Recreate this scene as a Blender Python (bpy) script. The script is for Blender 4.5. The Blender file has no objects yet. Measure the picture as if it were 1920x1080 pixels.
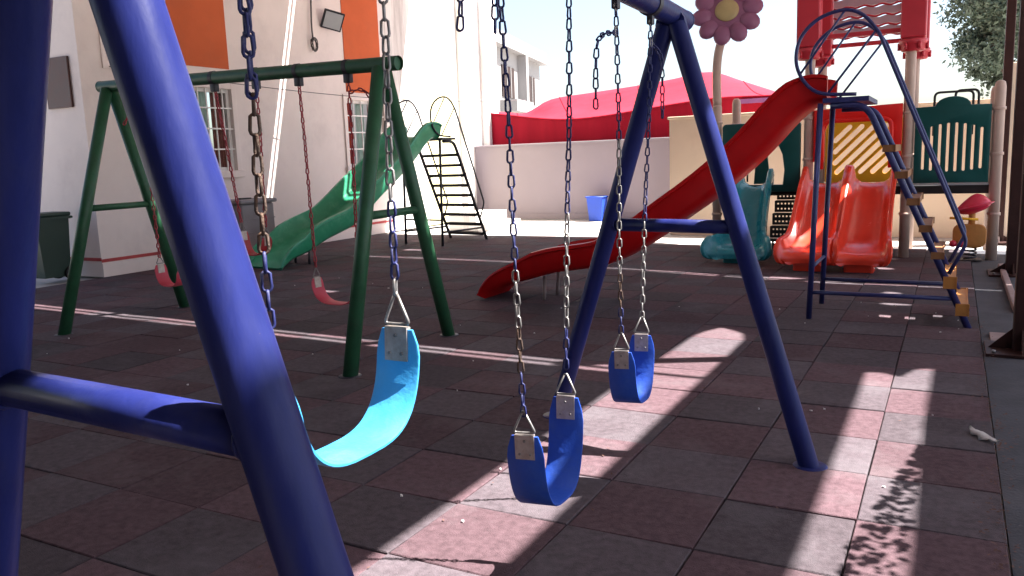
import bpy, bmesh, math, random
from mathutils import Vector, Matrix, Quaternion, noise
R = math.radians
random.seed(7)
scene = bpy.context.scene
col = scene.collection

# ------------------------------------------------------------------ camera
def make_camera():
    a, p, ro = R(28.43), R(9.0), R(-2.1)
    A = Vector((-math.sin(a), math.cos(a), 0)); rt = Vector((math.cos(a), math.sin(a), 0))
    fw = A * math.cos(p) + Vector((0, 0, -math.sin(p)))
    up = A * math.sin(p) + Vector((0, 0, math.cos(p)))
    r2 = rt * math.cos(ro) + up * math.sin(ro); u2 = -rt * math.sin(ro) + up * math.cos(ro)
    cd = bpy.data.cameras.new('camera'); cd.sensor_width = 36; cd.lens = 36 * 1533 / 1920; cd.clip_end = 600; cd.clip_start = .02
    o = bpy.data.objects.new('camera', cd); col.objects.link(o)
    m = Matrix((r2, u2, -fw)).transposed().to_4x4(); m.translation = (0, 0, 1.5)
    o.matrix_world = m; scene.camera = o
    return Vector((0, 0, 1.5)), fw, r2, u2
CAM, FW, RT, UP = make_camera()

# ------------------------------------------------------------------ sky, sun, exposure
KX, KY = .50, .25                         # run of the sunlight per metre of height
SUN = Vector((KX, KY, 1)).normalized()
world = bpy.data.worlds.new('World'); scene.world = world; world.use_nodes = True
nt = world.node_tree; bg = nt.nodes['Background']
sky = nt.nodes.new('ShaderNodeTexSky'); sky.sky_type = 'NISHITA'; sky.sun_disc = False
sky.sun_elevation = math.asin(SUN.z); sky.sun_rotation = math.atan2(SUN.x, SUN.y)
sky.air_density = 1.0; sky.dust_density = 2.5; sky.ozone_density = 1.0
nt.links.new(sky.outputs[0], bg.inputs[0]); bg.inputs[1].default_value = .06
sl = bpy.data.lights.new('sun', 'SUN'); sl.energy = 5.0; sl.angle = R(.5); sl.color = (1, .96, .91)
so = bpy.data.objects.new('sun', sl); col.objects.link(so); so.rotation_euler = SUN.to_track_quat('Z', 'Y').to_euler(); so.location = (6, 4, 14)
vs = scene.view_settings; vs.view_transform = 'Standard'; vs.look = 'None'; vs.exposure = 2.5; vs.gamma = 1.0
scene.cycles.use_denoising = True

# ------------------------------------------------------------------ materials
def mat(name, c, rough=.6, var=.12, scale=6, bump=0, bscale=60, metal=0, c2=None, c2amt=.0, c2scale=3, spec=.5, rnd=0, coat=0, dust=0, detail=4, stretch=None, world=False, chips=None):
    m = bpy.data.materials.new(name); m.use_nodes = True; t = m.node_tree; N = t.nodes; L = t.links
    b = N['Principled BSDF']; b.inputs['Roughness'].default_value = rough; b.inputs['Metallic'].default_value = metal
    b.inputs['Specular IOR Level'].default_value = spec; b.inputs['Coat Weight'].default_value = coat
    g = N.new('ShaderNodeTexCoord'); src = g.outputs['Object']
    if world:
        gp = N.new('ShaderNodeNewGeometry'); src = gp.outputs['Position']
    if stretch:
        mp = N.new('ShaderNodeMapping'); mp.inputs['Scale'].default_value = stretch; L.new(src, mp.inputs[0]); src = mp.outputs[0]
    n1 = N.new('ShaderNodeTexNoise'); n1.inputs['Scale'].default_value = scale; n1.inputs['Detail'].default_value = detail + 2; n1.inputs['Roughness'].default_value = .62; L.new(src, n1.inputs['Vector'])
    mr = N.new('ShaderNodeMapRange'); mr.inputs[1].default_value = .3; mr.inputs[2].default_value = .7; mr.inputs[3].default_value = 1 - var; mr.inputs[4].default_value = 1 + var; L.new(n1.outputs[0], mr.inputs[0])
    hv = N.new('ShaderNodeHueSaturation'); hv.inputs['Color'].default_value = (*c, 1)
    val = mr.outputs[0]
    if rnd:
        oi = N.new('ShaderNodeObjectInfo'); r2 = N.new('ShaderNodeMapRange'); r2.inputs[3].default_value = 1 - rnd; r2.inputs[4].default_value = 1 + rnd; L.new(oi.outputs['Random'], r2.inputs[0])
        mu = N.new('ShaderNodeMath'); mu.operation = 'MULTIPLY'; L.new(val, mu.inputs[0]); L.new(r2.outputs[0], mu.inputs[1]); val = mu.outputs[0]
    L.new(val, hv.inputs['Value']); out = hv.outputs[0]
    if c2 is not None:
        n2 = N.new('ShaderNodeTexNoise'); n2.inputs['Scale'].default_value = c2scale; n2.inputs['Detail'].default_value = 8; n2.inputs['Roughness'].default_value = .68; L.new(src, n2.inputs['Vector'])
        rr = N.new('ShaderNodeMapRange'); rr.inputs[1].default_value = .5; rr.inputs[2].default_value = .72; rr.inputs[4].default_value = c2amt; L.new(n2.outputs[0], rr.inputs[0])
        mx = N.new('ShaderNodeMix'); mx.data_type = 'RGBA'; L.new(rr.outputs[0], mx.inputs[0]); L.new(out, mx.inputs[6]); mx.inputs[7].default_value = (*c2, 1); out = mx.outputs[2]
    if chips:
        nc = N.new('ShaderNodeTexNoise'); nc.inputs['Scale'].default_value = chips[1]; nc.inputs['Detail'].default_value = 7; nc.inputs['Roughness'].default_value = .72; L.new(g.outputs['Object'], nc.inputs['Vector'])
        rc = N.new('ShaderNodeMapRange'); rc.inputs[1].default_value = chips[2]; rc.inputs[2].default_value = chips[2] + .02; L.new(nc.outputs[0], rc.inputs[0])
        mc = N.new('ShaderNodeMix'); mc.data_type = 'RGBA'; L.new(rc.outputs[0], mc.inputs[0]); L.new(out, mc.inputs[6]); mc.inputs[7].default_value = (*chips[0], 1); out = mc.outputs[2]
    L.new(out, b.inputs['Base Color'])
    if rough < .6:
        r3 = N.new('ShaderNodeMapRange'); r3.inputs[3].default_value = rough * .75; r3.inputs[4].default_value = min(1, rough * 1.35); L.new(n1.outputs[0], r3.inputs[0]); L.new(r3.outputs[0], b.inputs['Roughness'])
    if bump:
        n3 = N.new('ShaderNodeTexNoise'); n3.inputs['Scale'].default_value = bscale; n3.inputs['Detail'].default_value = 5; L.new(src, n3.inputs['Vector'])
        bp = N.new('ShaderNodeBump'); bp.inputs['Strength'].default_value = bump; bp.inputs['Distance'].default_value = .01; L.new(n3.outputs[0], bp.inputs['Height']); L.new(bp.outputs[0], b.inputs['Normal'])
    return m

M = {}
M['concrete'] = mat('pale_concrete', (.42, .395, .375), .9, .12, 1.5, .3, 40, c2=(.33, .30, .28), c2amt=.6, c2scale=.8)
M['slate'] = mat('slate_pavement', (.055, .055, .064), .85, .2, 3, .35, 60, c2=(.10, .095, .10), c2amt=.5, c2scale=2, spec=.2)
M['tile_red'] = mat('red_rubber', (.086, .052, .060), .88, .30, 26, .55, 200, c2=(.150, .122, .130), c2amt=.5, c2scale=1.7, rnd=.20, spec=.12, world=True, chips=((.20, .18, .18), 42, .735))
M['tile_grey'] = mat('grey_rubber', (.076, .060, .068), .88, .28, 26, .55, 200, c2=(.140, .125, .136), c2amt=.5, c2scale=1.7, rnd=.20, spec=.12, world=True, chips=((.18, .17, .17), 42, .735))
M['blue'] = mat('blue_enamel', (.012, .017, .098), .38, .25, 7, .2, 26, c2=(.026, .030, .10), c2amt=.55, c2scale=12, spec=.14, stretch=(1, 1, .25), chips=((.085, .065, .06), 22, .725))
M['navy'] = mat('navy_enamel', (.022, .026, .12), .4, .2, 12, .1, 40)
M['green'] = mat('green_enamel', (.024, .095, .046), .40, .2, 8, .12, 40, c2=(.05, .09, .06), c2amt=.5, c2scale=9, spec=.3, chips=((.12, .10, .08), 24, .73))
M['dark'] = mat('dark_iron', (.022, .021, .03), .5, .3, 14)
M['steel'] = mat('galvanised_steel', (.23, .22, .215), .45, .25, 30, metal=.7, c2=(.10, .07, .05), c2amt=.75, c2scale=35)
M['rust'] = mat('rusty_iron', (.060, .036, .026), .7, .35, 60, .4, 200, metal=.3, c2=(.12, .06, .03), c2amt=.5, c2scale=50)
M['chainblue'] = mat('chipped_blue_paint', (.012, .016, .085), .5, .25, 60, c2=(.15, .15, .18), c2amt=.45, c2scale=55, spec=.3)
M['chainred'] = mat('red_painted_chain', (.36, .030, .045), .5, .25, 40)
M['seat_sky'] = mat('sky_blue_rubber', (.038, .27, .53), .5, .08, 8, .15, 70, c2=(.11, .33, .50), c2amt=.35, c2scale=9, spec=.3)
M['seat_blue'] = mat('blue_rubber', (.018, .070, .40), .48, .1, 8, .15, 70, c2=(.07, .13, .36), c2amt=.4, c2scale=9, spec=.3)
M['seat_pink'] = mat('pink_red_rubber', (.52, .040, .075), .5, .1, 8, .08, 90)
M['seat_red'] = mat('dark_red_rubber', (.34, .014, .022), .5, .1, 8, .08, 90)
M['plate'] = mat('worn_steel_plate', (.42, .37, .34), .42, .2, 30, metal=.6, c2=(.25, .17, .12), c2amt=.6, c2scale=25)
M['pink'] = mat('pink_render', (.79, .69, .65), .9, .05, .9, .25, 70, c2=(.55, .46, .45), c2amt=.4, c2scale=1.3, spec=.12)
M['white'] = mat('white_render', (.78, .75, .71), .88, .05, 1, .2, 60, c2=(.16, .13, .11), c2amt=.75, c2scale=1.5, stretch=(1, 1, .12), spec=.1)
M['yellow'] = mat('pale_yellow_render', (.74, .68, .40), .88, .06, 1, .2, 60, c2=(.6, .52, .36), c2amt=.4, c2scale=1.5)
M['orange'] = mat('orange_render', (.56, .125, .050), .88, .07, 1.5, .2, 60, c2=(.42, .12, .06), c2amt=.4, c2scale=2, spec=.12)
M['clad'] = mat('brown_blocker', (.06, .042, .036), .8, .2, 3, .2, 30, spec=.1)  # dark colour of the added rear wing, chosen to cut bounce light
M['redline'] = mat('red_paint_line', (.42, .055, .055), .8, .2, 6)
M['brown'] = mat('brown_plaque', (.075, .026, .020), .5, .2, 6)
M['cream'] = mat('cream_render', (.80, .645, .49), .9, .05, .8, .2, 50, c2=(.62, .47, .34), c2amt=.4, c2scale=1.2, spec=.12)
M['lilac'] = mat('lilac_grey_render', (.29, .25, .285), .9, .05, .7, .2, 50, c2=(.29, .24, .265), c2amt=.4, c2scale=.9, spec=.12)
M['whitepaint'] = mat('white_paint', (.76, .72, .69), .5, .06, 8)
M['curt_mint'] = mat('mint_curtain', (.50, .62, .56), .85, .1, 4)
M['curt_red'] = mat('maroon_curtain', (.26, .07, .06), .85, .15, 4)
M['curt_bright'] = mat('red_curtain', (.50, .060, .030), .85, .15, 4)
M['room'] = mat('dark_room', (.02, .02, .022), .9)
M['slide_green'] = mat('green_glassfibre', (.034, .30, .155), .32, .10, 5, coat=.1, c2=(.16, .42, .29), c2amt=.45, c2scale=5, spec=.35)
M['slide_red'] = mat('red_glassfibre', (.46, .005, .007), .36, .10, 5, c2=(.36, .012, .012), c2amt=.3, c2scale=6, spec=.25)
M['plast_red'] = mat('orange_red_plastic', (.74, .048, .022), .24, .06, 4, coat=.08, spec=.4)
M['plast_hood'] = mat('red_plastic', (.70, .018, .014), .36, .07, 4, spec=.3)
M['plast_teal'] = mat('teal_plastic', (.022, .215, .255), .26, .07, 4, coat=.08, spec=.4)
M['plast_green'] = mat('dark_green_plastic', (.006, .070, .066), .38, .1, 4, spec=.3)
M['plast_yellow'] = mat('amber_plastic', (.95, .50, .025), .4, .08, 4, spec=.3)
M['plast_orange'] = mat('orange_plastic', (.50, .215, .055), .5, .15, 10, spec=.3)
M['step_shaded'] = mat('shaded_orange_plastic', (.27, .125, .055), .6, .2, 10, spec=.2)  # orange step plastic with shade painted in as a darker colour
M['tan'] = mat('tan_plastic', (.50, .365, .30), .5, .07, 5, spec=.3)
M['black'] = mat('black_coated_metal', (.008, .008, .009), .6, .2, 10)
M['flower'] = mat('mauve_plastic', (.27, .10, .19), .5, .08, 4)
M['flower_c'] = mat('straw_plastic', (.44, .34, .16), .5, .08, 6)
M['roofred'] = mat('crimson_plastic', (.50, .028, .045), .42, .08, 3)
M['roofslat'] = mat('lilac_plastic', (.46, .36, .40), .5, .1, 5)
M['tent'] = mat('red_tent_cloth', (.36, .018, .034), .8, .14, 1.6, .5, 5, spec=.12, c2=(.27, .010, .022), c2amt=.5, c2scale=1.2)
M['tent2'] = mat('crimson_tent_curtain', (.24, .004, .016), .75, .10, 1.4, .2, 9, stretch=(3, 3, .3), spec=.12)
M['tent3'] = mat('purple_tent_trim', (.16, .05, .16), .75, .1, 2)
M['bin_blue'] = mat('blue_bin_plastic', (.020, .075, .50), .45, .06, 4)
M['bin_green'] = mat('dark_green_bin_plastic', (.012, .035, .025), .5, .1, 4)
M['bin_grey'] = mat('grey_bin_plastic', (.22, .20, .215), .6, .08, 4)
M['post_brown'] = mat('brown_painted_steel', (.034, .012, .010), .5, .25, 6, c2=(.06, .028, .022), c2amt=.4, c2scale=8, spec=.25)
M['kerb'] = mat('pink_kerb', (.27, .20, .19), .85, .15, 5, .3, 60, spec=.15)
M['paper'] = mat('white_paper', (.70, .66, .64), .8, .08, 20)
M['leaf_dry'] = mat('dry_leaves', (.11, .060, .050), .85, .4, 40, spec=.1)
M['leaf'] = mat('grey_green_leaves', (.080, .105, .070), .6, .4, 1.6, spec=.2)
M['vine'] = mat('vine_leaves', (.05, .09, .03), .6, .3, 5)
M['bark'] = mat('bark', (.10, .075, .055), .9, .3, 6, .5, 30)
M['apt'] = mat('pale_apartment_render', (.26, .25, .245), .9, .08, .4, spec=.1)
M['aptwin'] = mat('brown_shutters', (.040, .028, .026), .6, .2, 3, spec=.1)
M['toy_red'] = mat('toy_red', (.62, .02, .06), .28, .06, 5, coat=.2)
M['wire'] = mat('wire_sheath', (.10, .09, .09), .7)
M['lampglass'] = mat('lamp_glass', (.45, .46, .48), .15, .05, 4)

def cloth_material():
    m = bpy.data.materials.new('beige_shade_cloth'); m.use_nodes = True; t = m.node_tree; N = t.nodes; L = t.links
    N.remove(N['Principled BSDF']); d = N.new('ShaderNodeBsdfDiffuse'); r = N.new('ShaderNodeBsdfTranslucent'); x = N.new('ShaderNodeMixShader')
    g = N.new('ShaderNodeTexCoord'); w = N.new('ShaderNodeTexNoise'); w.inputs['Scale'].default_value = 3; L.new(g.outputs['Object'], w.inputs[0])
    cr = N.new('ShaderNodeValToRGB'); cr.color_ramp.elements[0].color = (.42, .36, .34, 1); cr.color_ramp.elements[1].color = (.52, .45, .42, 1); L.new(w.outputs[0], cr.inputs[0])
    L.new(cr.outputs[0], d.inputs[0]); L.new(cr.outputs[0], r.inputs[0]); x.inputs[0].default_value = .05
    L.new(d.outputs[0], x.inputs[1]); L.new(r.outputs[0], x.inputs[2]); L.new(x.outputs[0], N['Material Output'].inputs[0])
    return m
M['cloth'] = cloth_material()
def glass_material():
    m = bpy.data.materials.new('window_glass'); m.use_nodes = True; b = m.node_tree.nodes['Principled BSDF']
    b.inputs['Base Color'].default_value = (.9, .95, .95, 1); b.inputs['Roughness'].default_value = .05; b.inputs['Transmission Weight'].default_value = 1; b.inputs['IOR'].default_value = 1.1
    return m
M['glass'] = glass_material()

# ------------------------------------------------------------------ mesh helpers
class MB:
    def __init__(s): s.bm = bmesh.new()
    def raw(s, vs, fs, smooth=False):
        v = [s.bm.verts.new(p) for p in vs]
        for f in fs:
            try:
                q = s.bm.faces.new([v[i] for i in f]); q.smooth = smooth
            except ValueError: pass
        return s
    def box(s, lo, hi, bev=0):
        (a, b, c), (d, e, f) = lo, hi
        if bev <= 0:
            return s.raw([(a,b,c),(d,b,c),(d,e,c),(a,e,c),(a,b,f),(d,b,f),(d,e,f),(a,e,f)], [(0,3,2,1),(4,5,6,7),(0,1,5,4),(1,2,6,5),(2,3,7,6),(3,0,4,7)])
        t = bmesh.new(); bmesh.ops.create_cube(t, size=1)
        for v in t.verts: v.co = Vector(((a+d)/2 + v.co.x*(d-a), (b+e)/2 + v.co.y*(e-b), (c+f)/2 + v.co.z*(f-c)))
        bmesh.ops.bevel(t, geom=t.edges[:], offset=bev, segments=2, profile=.5, affect='EDGES')
        return s.add(t)
    def add(s, t, mtx=None):
        t.verts.index_update()
        v = [s.bm.verts.new(mtx @ q.co if mtx else q.co) for q in t.verts]
        for f in t.faces:
            q = s.bm.faces.new([v[w.index] for w in f.verts]); q.smooth = f.smooth
        t.free(); return s
    def tube(s, pts, r, n=12, caps=True, closed=False, flat=False):
        P = [Vector(p) for p in pts]; k = len(P); rr = r if isinstance(r, (list, tuple)) else [r]*k
        rings = []; nrm = None
        for i in range(k):
            if closed: t = (P[(i+1) % k] - P[i-1]).normalized()
            else: t = ((P[min(i+1, k-1)] - P[i]).normalized() + (P[i] - P[max(i-1, 0)]).normalized()).normalized()
            if nrm is None:
                nrm = t.orthogonal().normalized()
            else:
                nrm = (nrm - t * nrm.dot(t)); nrm = nrm.normalized() if nrm.length > 1e-6 else t.orthogonal().normalized()
            bn = t.cross(nrm)
            rings.append([s.bm.verts.new(P[i] + (nrm*math.cos(2*math.pi*j/n) + bn*math.sin(2*math.pi*j/n))*rr[i]) for j in range(n)])
        for i in range(k if closed else k-1):
            A, B = rings[i], rings[(i+1) % k]
            off = 0
            if closed and i == k-1:
                off = min(range(n), key=lambda o: sum((A[j].co - B[(j+o) % n].co).length for j in range(n)))
            for j in range(n):
                f = s.bm.faces.new((A[j], A[(j+1) % n], B[(j+1+off) % n], B[(j+off) % n])); f.smooth = not flat
        if caps and not closed:
            s.bm.faces.new(rings[0][::-1]); s.bm.faces.new(rings[-1])
        return s
    def lathe(s, prof, n=20, at=(0, 0, 0)):
        a = Vector(at); rings = []
        for r, z in prof:
            if r < 1e-5: rings.append([s.bm.verts.new(a + Vector((0, 0, z)))]*n)
            else: rings.append([s.bm.verts.new(a + Vector((r*math.cos(2*math.pi*j/n), r*math.sin(2*math.pi*j/n), z))) for j in range(n)])
        for A, B in zip(rings, rings[1:]):
            for j in range(n):
                q = []
                for v in (A[j], A[(j+1) % n], B[(j+1) % n], B[j]):
                    if v not in q: q.append(v)
                if len(q) > 2:
                    f = s.bm.faces.new(q); f.smooth = True
        return s
    def sweep(s, path, prof, smooth=True):
        """path: list of (origin, wdir, ndir[, wscale]); prof: closed list of (w, n)"""
        rings = []
        for it in path:
            o, w, nn = it[:3]; k = it[3] if len(it) > 3 else 1
            rings.append([s.bm.verts.new(Vector(o) + Vector(w)*a*k + Vector(nn)*b) for a, b in prof])
        m = len(prof)
        for A, B in zip(rings, rings[1:]):
            for j in range(m):
                f = s.bm.faces.new((A[j], A[(j+1) % m], B[(j+1) % m], B[j])); f.smooth = smooth
        s.bm.faces.new(rings[0][::-1]); s.bm.faces.new(rings[-1])
        return s

def tag(o, label=None, cat=None, group=None, kind=None):
    if label: o['label'] = label
    if cat: o['category'] = cat
    if group: o['group'] = group
    if kind: o['kind'] = kind
    return o
def thing(name, label, cat, loc, group=None):
    o = bpy.data.objects.new(name, None); o.empty_display_size = .2; o.location = loc; col.objects.link(o)
    return tag(o, label, cat, group)
def wloc(o):
    v = Vector(o.location)
    while o.parent: o = o.parent; v += Vector(o.location)
    return v
def put(name, mb, m, parent=None, loc=None, autos=None):
    """mesh in world coordinates -> one object, origin at loc (or at its parent)"""
    bm = mb.bm if isinstance(mb, MB) else mb
    bmesh.ops.recalc_face_normals(bm, faces=bm.faces[:])
    base = wloc(parent) if parent else Vector((0, 0, 0))
    L = Vector(loc) if loc is not None else base
    bmesh.ops.translate(bm, verts=bm.verts[:], vec=-L)
    me = bpy.data.meshes.new(name); bm.to_mesh(me); bm.free()
    for q in (m if isinstance(m, (list, tuple)) else [m]): me.materials.append(M[q])
    o = bpy.data.objects.new(name, me); col.objects.link(o); o.parent = parent; o.location = L - base
    if autos: me.set_sharp_from_angle(angle=R(autos))
    return o
def struct(name, mb, m, loc=(0, 0, 0)):
    return tag(put(name, mb, m, None, loc), kind='structure')

def fillet(pts, rad, seg=5):
    P = [Vector(p) for p in pts]; out = [P[0]]
    for a, b, c in zip(P, P[1:], P[2:]):
        d1 = (a-b); d2 = (c-b); r = min(rad, d1.length*.45, d2.length*.45)
        p1 = b + d1.normalized()*r; p2 = b + d2.normalized()*r
        for i in range(seg+1):
            t = i/seg; out.append(p1*(1-t)**2 + b*2*t*(1-t) + p2*t*t)
    out.append(P[-1]); return out
def spline(pts, per=6):
    P = [Vector(p) for p in pts]; out = []
    for i in range(len(P)-1):
        p0 = P[max(i-1, 0)]; p1 = P[i]; p2 = P[i+1]; p3 = P[min(i+2, len(P)-1)]
        for k in range(per):
            t = k/per
            out.append(.5*((2*p1) + (p2-p0)*t + (2*p0-5*p1+4*p2-p3)*t*t + (3*p1-p0-3*p2+p3)*t**3))
    out.append(P[-1]); return out

def plate2d(outline, holes, th, to3, bev=.006):
    """flat plate with openings: outline and holes are 2-d lists; to3(x, y, z) places a point in the world"""
    cu = bpy.data.curves.new('tmp', 'CURVE'); cu.dimensions = '2D'; cu.fill_mode = 'BOTH'; cu.extrude = max(th/2 - bev, .0005); cu.bevel_depth = bev; cu.bevel_resolution = 1; cu.offset = -bev
    for loop in [outline] + holes:
        sp = cu.splines.new('POLY'); sp.points.add(len(loop)-1)
        for p, q in zip(sp.points, loop): p.co = (q[0], q[1], 0, 1)
        sp.use_cyclic_u = True
    ob = bpy.data.objects.new('tmp', cu); me = bpy.data.meshes.new_from_object(ob)
    bm = bmesh.new(); bm.from_mesh(me); bmesh.ops.remove_doubles(bm, verts=bm.verts[:], dist=1e-5)
    for v in bm.verts: v.co = Vector(to3(*v.co))
    bpy.data.objects.remove(ob); bpy.data.curves.remove(cu); bpy.data.meshes.remove(me)
    mb = MB(); mb.bm.free(); mb.bm = bm; return mb
def rrect(x0, y0, x1, y1, r=.03, seg=4):
    out = []
    for cx, cy, a0 in ((x1-r, y1-r, 0), (x0+r, y1-r, 90), (x0+r, y0+r, 180), (x1-r, y0+r, 270)):
        for i in range(seg+1):
            a = R(a0 + 90*i/seg); out.append((cx + r*math.cos(a), cy + r*math.sin(a)))
    return out

def in_view(p, margin=.06):
    q = Vector(p) - CAM; d = q.dot(FW)
    if d < .1: return None
    x = q.dot(RT)/d*1533/960; y = q.dot(UP)/d*1533/540
    return d if abs(x) < 1+margin and abs(y) < 1+margin else None

# ================================================================== GROUND
struct('ground', MB().box((-150, -60, -.4), (150, 260, -.034)), 'concrete')
struct('path', MB().box((.245, -4, -.033), (6, 13.13, -.012)), 'slate')

def rubber_floor():
    y0, ny, dy, dx = 3.404 - .512*6, 34, .512, .53
    floor = struct('rubber_floor', MB().box((-10.88, -.5, -.0335), (.24, 13.13, -.026)).box((-10.88, 13.1301, -.0335), (-5.065, 14.32, -.026)), 'slate')
    b = bmesh.new(); bmesh.ops.create_cube(b, size=1)
    for v in b.verts: v.co = Vector((v.co.x*(dx-.006), v.co.y*(dy-.006), v.co.z*.026 - .013))
    bmesh.ops.bevel(b, geom=[e for e in b.edges if all(v.co.z > -.01 for v in e.verts)], offset=.004, segments=1, affect='EDGES')
    meshes = {}
    for k in ('tile_red', 'tile_grey'):
        me = bpy.data.meshes.new('rubber_tile'); b.to_mesh(me); me.materials.append(M[k]); meshes[k] = me
    tiles = []
    rnd = random.Random(3)
    for i in range(21):
        for j in range(-3, 28):
            cx = .24 - dx*(i+.5); cy = y0 + dy*(j+.5) + rnd.uniform(-.004, .004)
            if cy + dy/2 > 14.33 or cx - dx/2 < -10.9 or (cx > -5.1 and cy + dy/2 > 13.15): continue
            k = 'tile_red' if (i + j) % 2 else 'tile_grey'
            if rnd.random() < .10: k = 'tile_red' if rnd.random() < .5 else 'tile_grey'
            z = rnd.uniform(-.0025, .0015); rot = (rnd.gauss(0, .004), rnd.gauss(0, .004), rnd.gauss(0, .005))
            d = in_view((cx, cy, 0), .25)
            tiles.append((d if d else 1e9, cx + rnd.uniform(-.002, .002), cy, z, rot, k))
    tiles.sort(key=lambda t: t[0])
    for d, x, y, z, rot, k in tiles[:300]:
        o = bpy.data.objects.new('rubber_tile', meshes[k]); col.objects.link(o); o.parent = floor; o.location = (x, y, z); o.rotation_euler = rot
    for k, nm in (('tile_red', 'far_red_tiles'), ('tile_grey', 'far_grey_tiles')):
        bm = bmesh.new()
        for d, x, y, z, rot, kk in tiles[300:]:
            if kk != k: continue
            t = b.copy(); bmesh.ops.transform(t, verts=t.verts[:], matrix=Matrix.Translation((x, y, z)))
            mb = MB(); mb.bm.free(); mb.bm = bm; mb.add(t)
        tag(put(nm, bm, k, floor), kind='stuff')
    b.free()
rubber_floor()

# ================================================================== SCHOOL BUILDING
def building():
    X0 = -10.9
    root = thing('school_building', 'pink rendered school building with barred windows and orange upper panels', 'building', (X0, 7.6, 0))
    H = 7.6; Y0, Y1 = 7.6, 19.4; T = .3
    wins = [(9.30, 10.33, 1.47, 2.83), (13.36, 14.60, 1.45, 2.80)]
    SPLIT = 14.75
    def wall_seg(y0, y1, z0, z1): return (X0-T, y0, z0), (X0, y1, z1)
    w = MB(); y = Y0 + T
    for (a, b_, c, d) in wins:
        w.box(*wall_seg(y, a, 0, H)); w.box(*wall_seg(a, b_, 0, c)); w.box(*wall_seg(a, b_, d, H)); y = b_
    w.box(*wall_seg(y, SPLIT, 0, H))
    bmesh.ops.remove_doubles(w.bm, verts=w.bm.verts[:], dist=1e-4)
    put('wall', w, 'pink', root)
    put('wall', MB().box((X0-8, Y0, 0), (X0, Y0+T, H)), 'pink', root)
    put('wall', MB().box((X0-T, SPLIT, 0), (X0, Y1, H)), 'white', root)
    put('back_wall', MB().box((X0-8, Y1-T, 0), (X0-T-.002, Y1, H)), 'white', root)
    put('roof', MB().box((X0-8.2, Y0-.1, H), (X0+.1, Y1+.1, H+.25)), 'concrete', root)
    put('yellow_band', MB().box((X0, 16.2, 0), (X0+.012, 17.5, H-.02)), 'yellow', root)
    put('pilaster', MB().box((X0, 17.72, 0), (X0+.14, 18.1, H-.02), .01), 'white', root)
    put('pilaster', MB().box((X0, 18.85, 0), (X0+.20, 19.38, H-.02), .01), 'white', root)
    # painted panels above the windows
    for (a, b_, z) in ((9.18, 10.34, 3.16), (13.40, 14.58, 2.95)):
        put('painted_panel', MB().box((X0, a, z), (X0+.014, b_, H-.02)), 'orange', root)
    # raised surround on the near end of the wall
    tr = MB()
    tr.box((X0, 7.96, 3.0), (X0+.022, 8.0, H-.02)); tr.box((X0, 8.0, 3.0), (X0+.022, 9.0, 3.04)); tr.box((X0, 8.96, 3.04), (X0+.022, 9.0, H-.02))
    put('trim', tr, 'pink', root)
    # red painted line near the foot
    put('red_stripe', MB().box((X0, 7.6, .215), (X0+.008, SPLIT, .262)).box((X0-8, 7.592, .235), (X0+.008, 7.5999, .282)), 'redline', root)
    sk = MB().box((X0, 7.6, 0), (X0+.02, SPLIT, .2)); put('skirting', sk, 'pink', root)
    for wi, (a, b_, c, d) in enumerate(wins):
        fr = MB(); f = .06
        fr.box((X0-.13, a+.001, c+.001), (X0-.05, a+f, d-.001)); fr.box((X0-.13, b_-f, c+.001), (X0-.05, b_-.001, d-.001))
        fr.box((X0-.129, a+f, c+.001), (X0-.051, b_-f, c+f)); fr.box((X0-.129, a+f, d-f), (X0-.051, b_-f, d-.001))
        win = put('window', fr, 'whitepaint', root)
        sur = MB()
        sur.box((X0, a-.10, c-.10), (X0+.03, a, d+.10), .006); sur.box((X0, b_, c-.10), (X0+.03, b_+.10, d+.10), .006)
        sur.box((X0, a+.0005, d), (X0+.029, b_-.0005, d+.10), .006); sur.box((X0, a-.13, c-.12), (X0+.06, b_+.13, c-.0005), .008)
        put('surround', sur, 'pink', win)
        n = 6 if wi == 0 else 5
        for i in range(1, n):
            yy = a + (b_-a)*i/n
            put('bar', MB().box((X0-.028, yy-.010, c+.002), (X0-.008, yy+.010, d-.002)), 'whitepaint', win)
        for i in range(1, 4):
            zz = c + (d-c)*i/4 + .02
            put('bar', MB().box((X0-.012, a+.002, zz-.012), (X0+.006, b_-.002, zz+.012)), 'whitepaint', win)
        put('pane', MB().box((X0-.094, a+f, c+f), (X0-.088, b_-f, d-f)), 'glass', win)
        # curtains: pleated sheets behind the glass
        spans = ([(0, .34, 'curt_mint', c+.42), (.34, .66, 'curt_mint', c+.5), (.72, 1, 'curt_red', c)] if wi == 0 else
                 [(0, .30, 'curt_bright', c), (.42, .62, 'curt_mint', c), (.74, 1, 'curt_red', c)])
        for (s0, s1, mm, zb) in spans:
            q = MB(); ya, yb = a + (b_-a)*s0 + .004, a + (b_-a)*s1 - .004; k = 24; vs = []
            for i in range(k+1):
                yy = ya + (yb-ya)*i/k; xx = X0 - .19 + .022*math.sin(i*1.35)
                vs += [(xx, yy, zb), (xx, yy, d)]
            q.raw(vs, [(2*i, 2*i+2, 2*i+3, 2*i+1) for i in range(k)], True)
            put('curtain', q, mm, win)
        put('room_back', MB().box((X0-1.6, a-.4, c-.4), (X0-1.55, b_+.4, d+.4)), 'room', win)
    return root
building()

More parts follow.
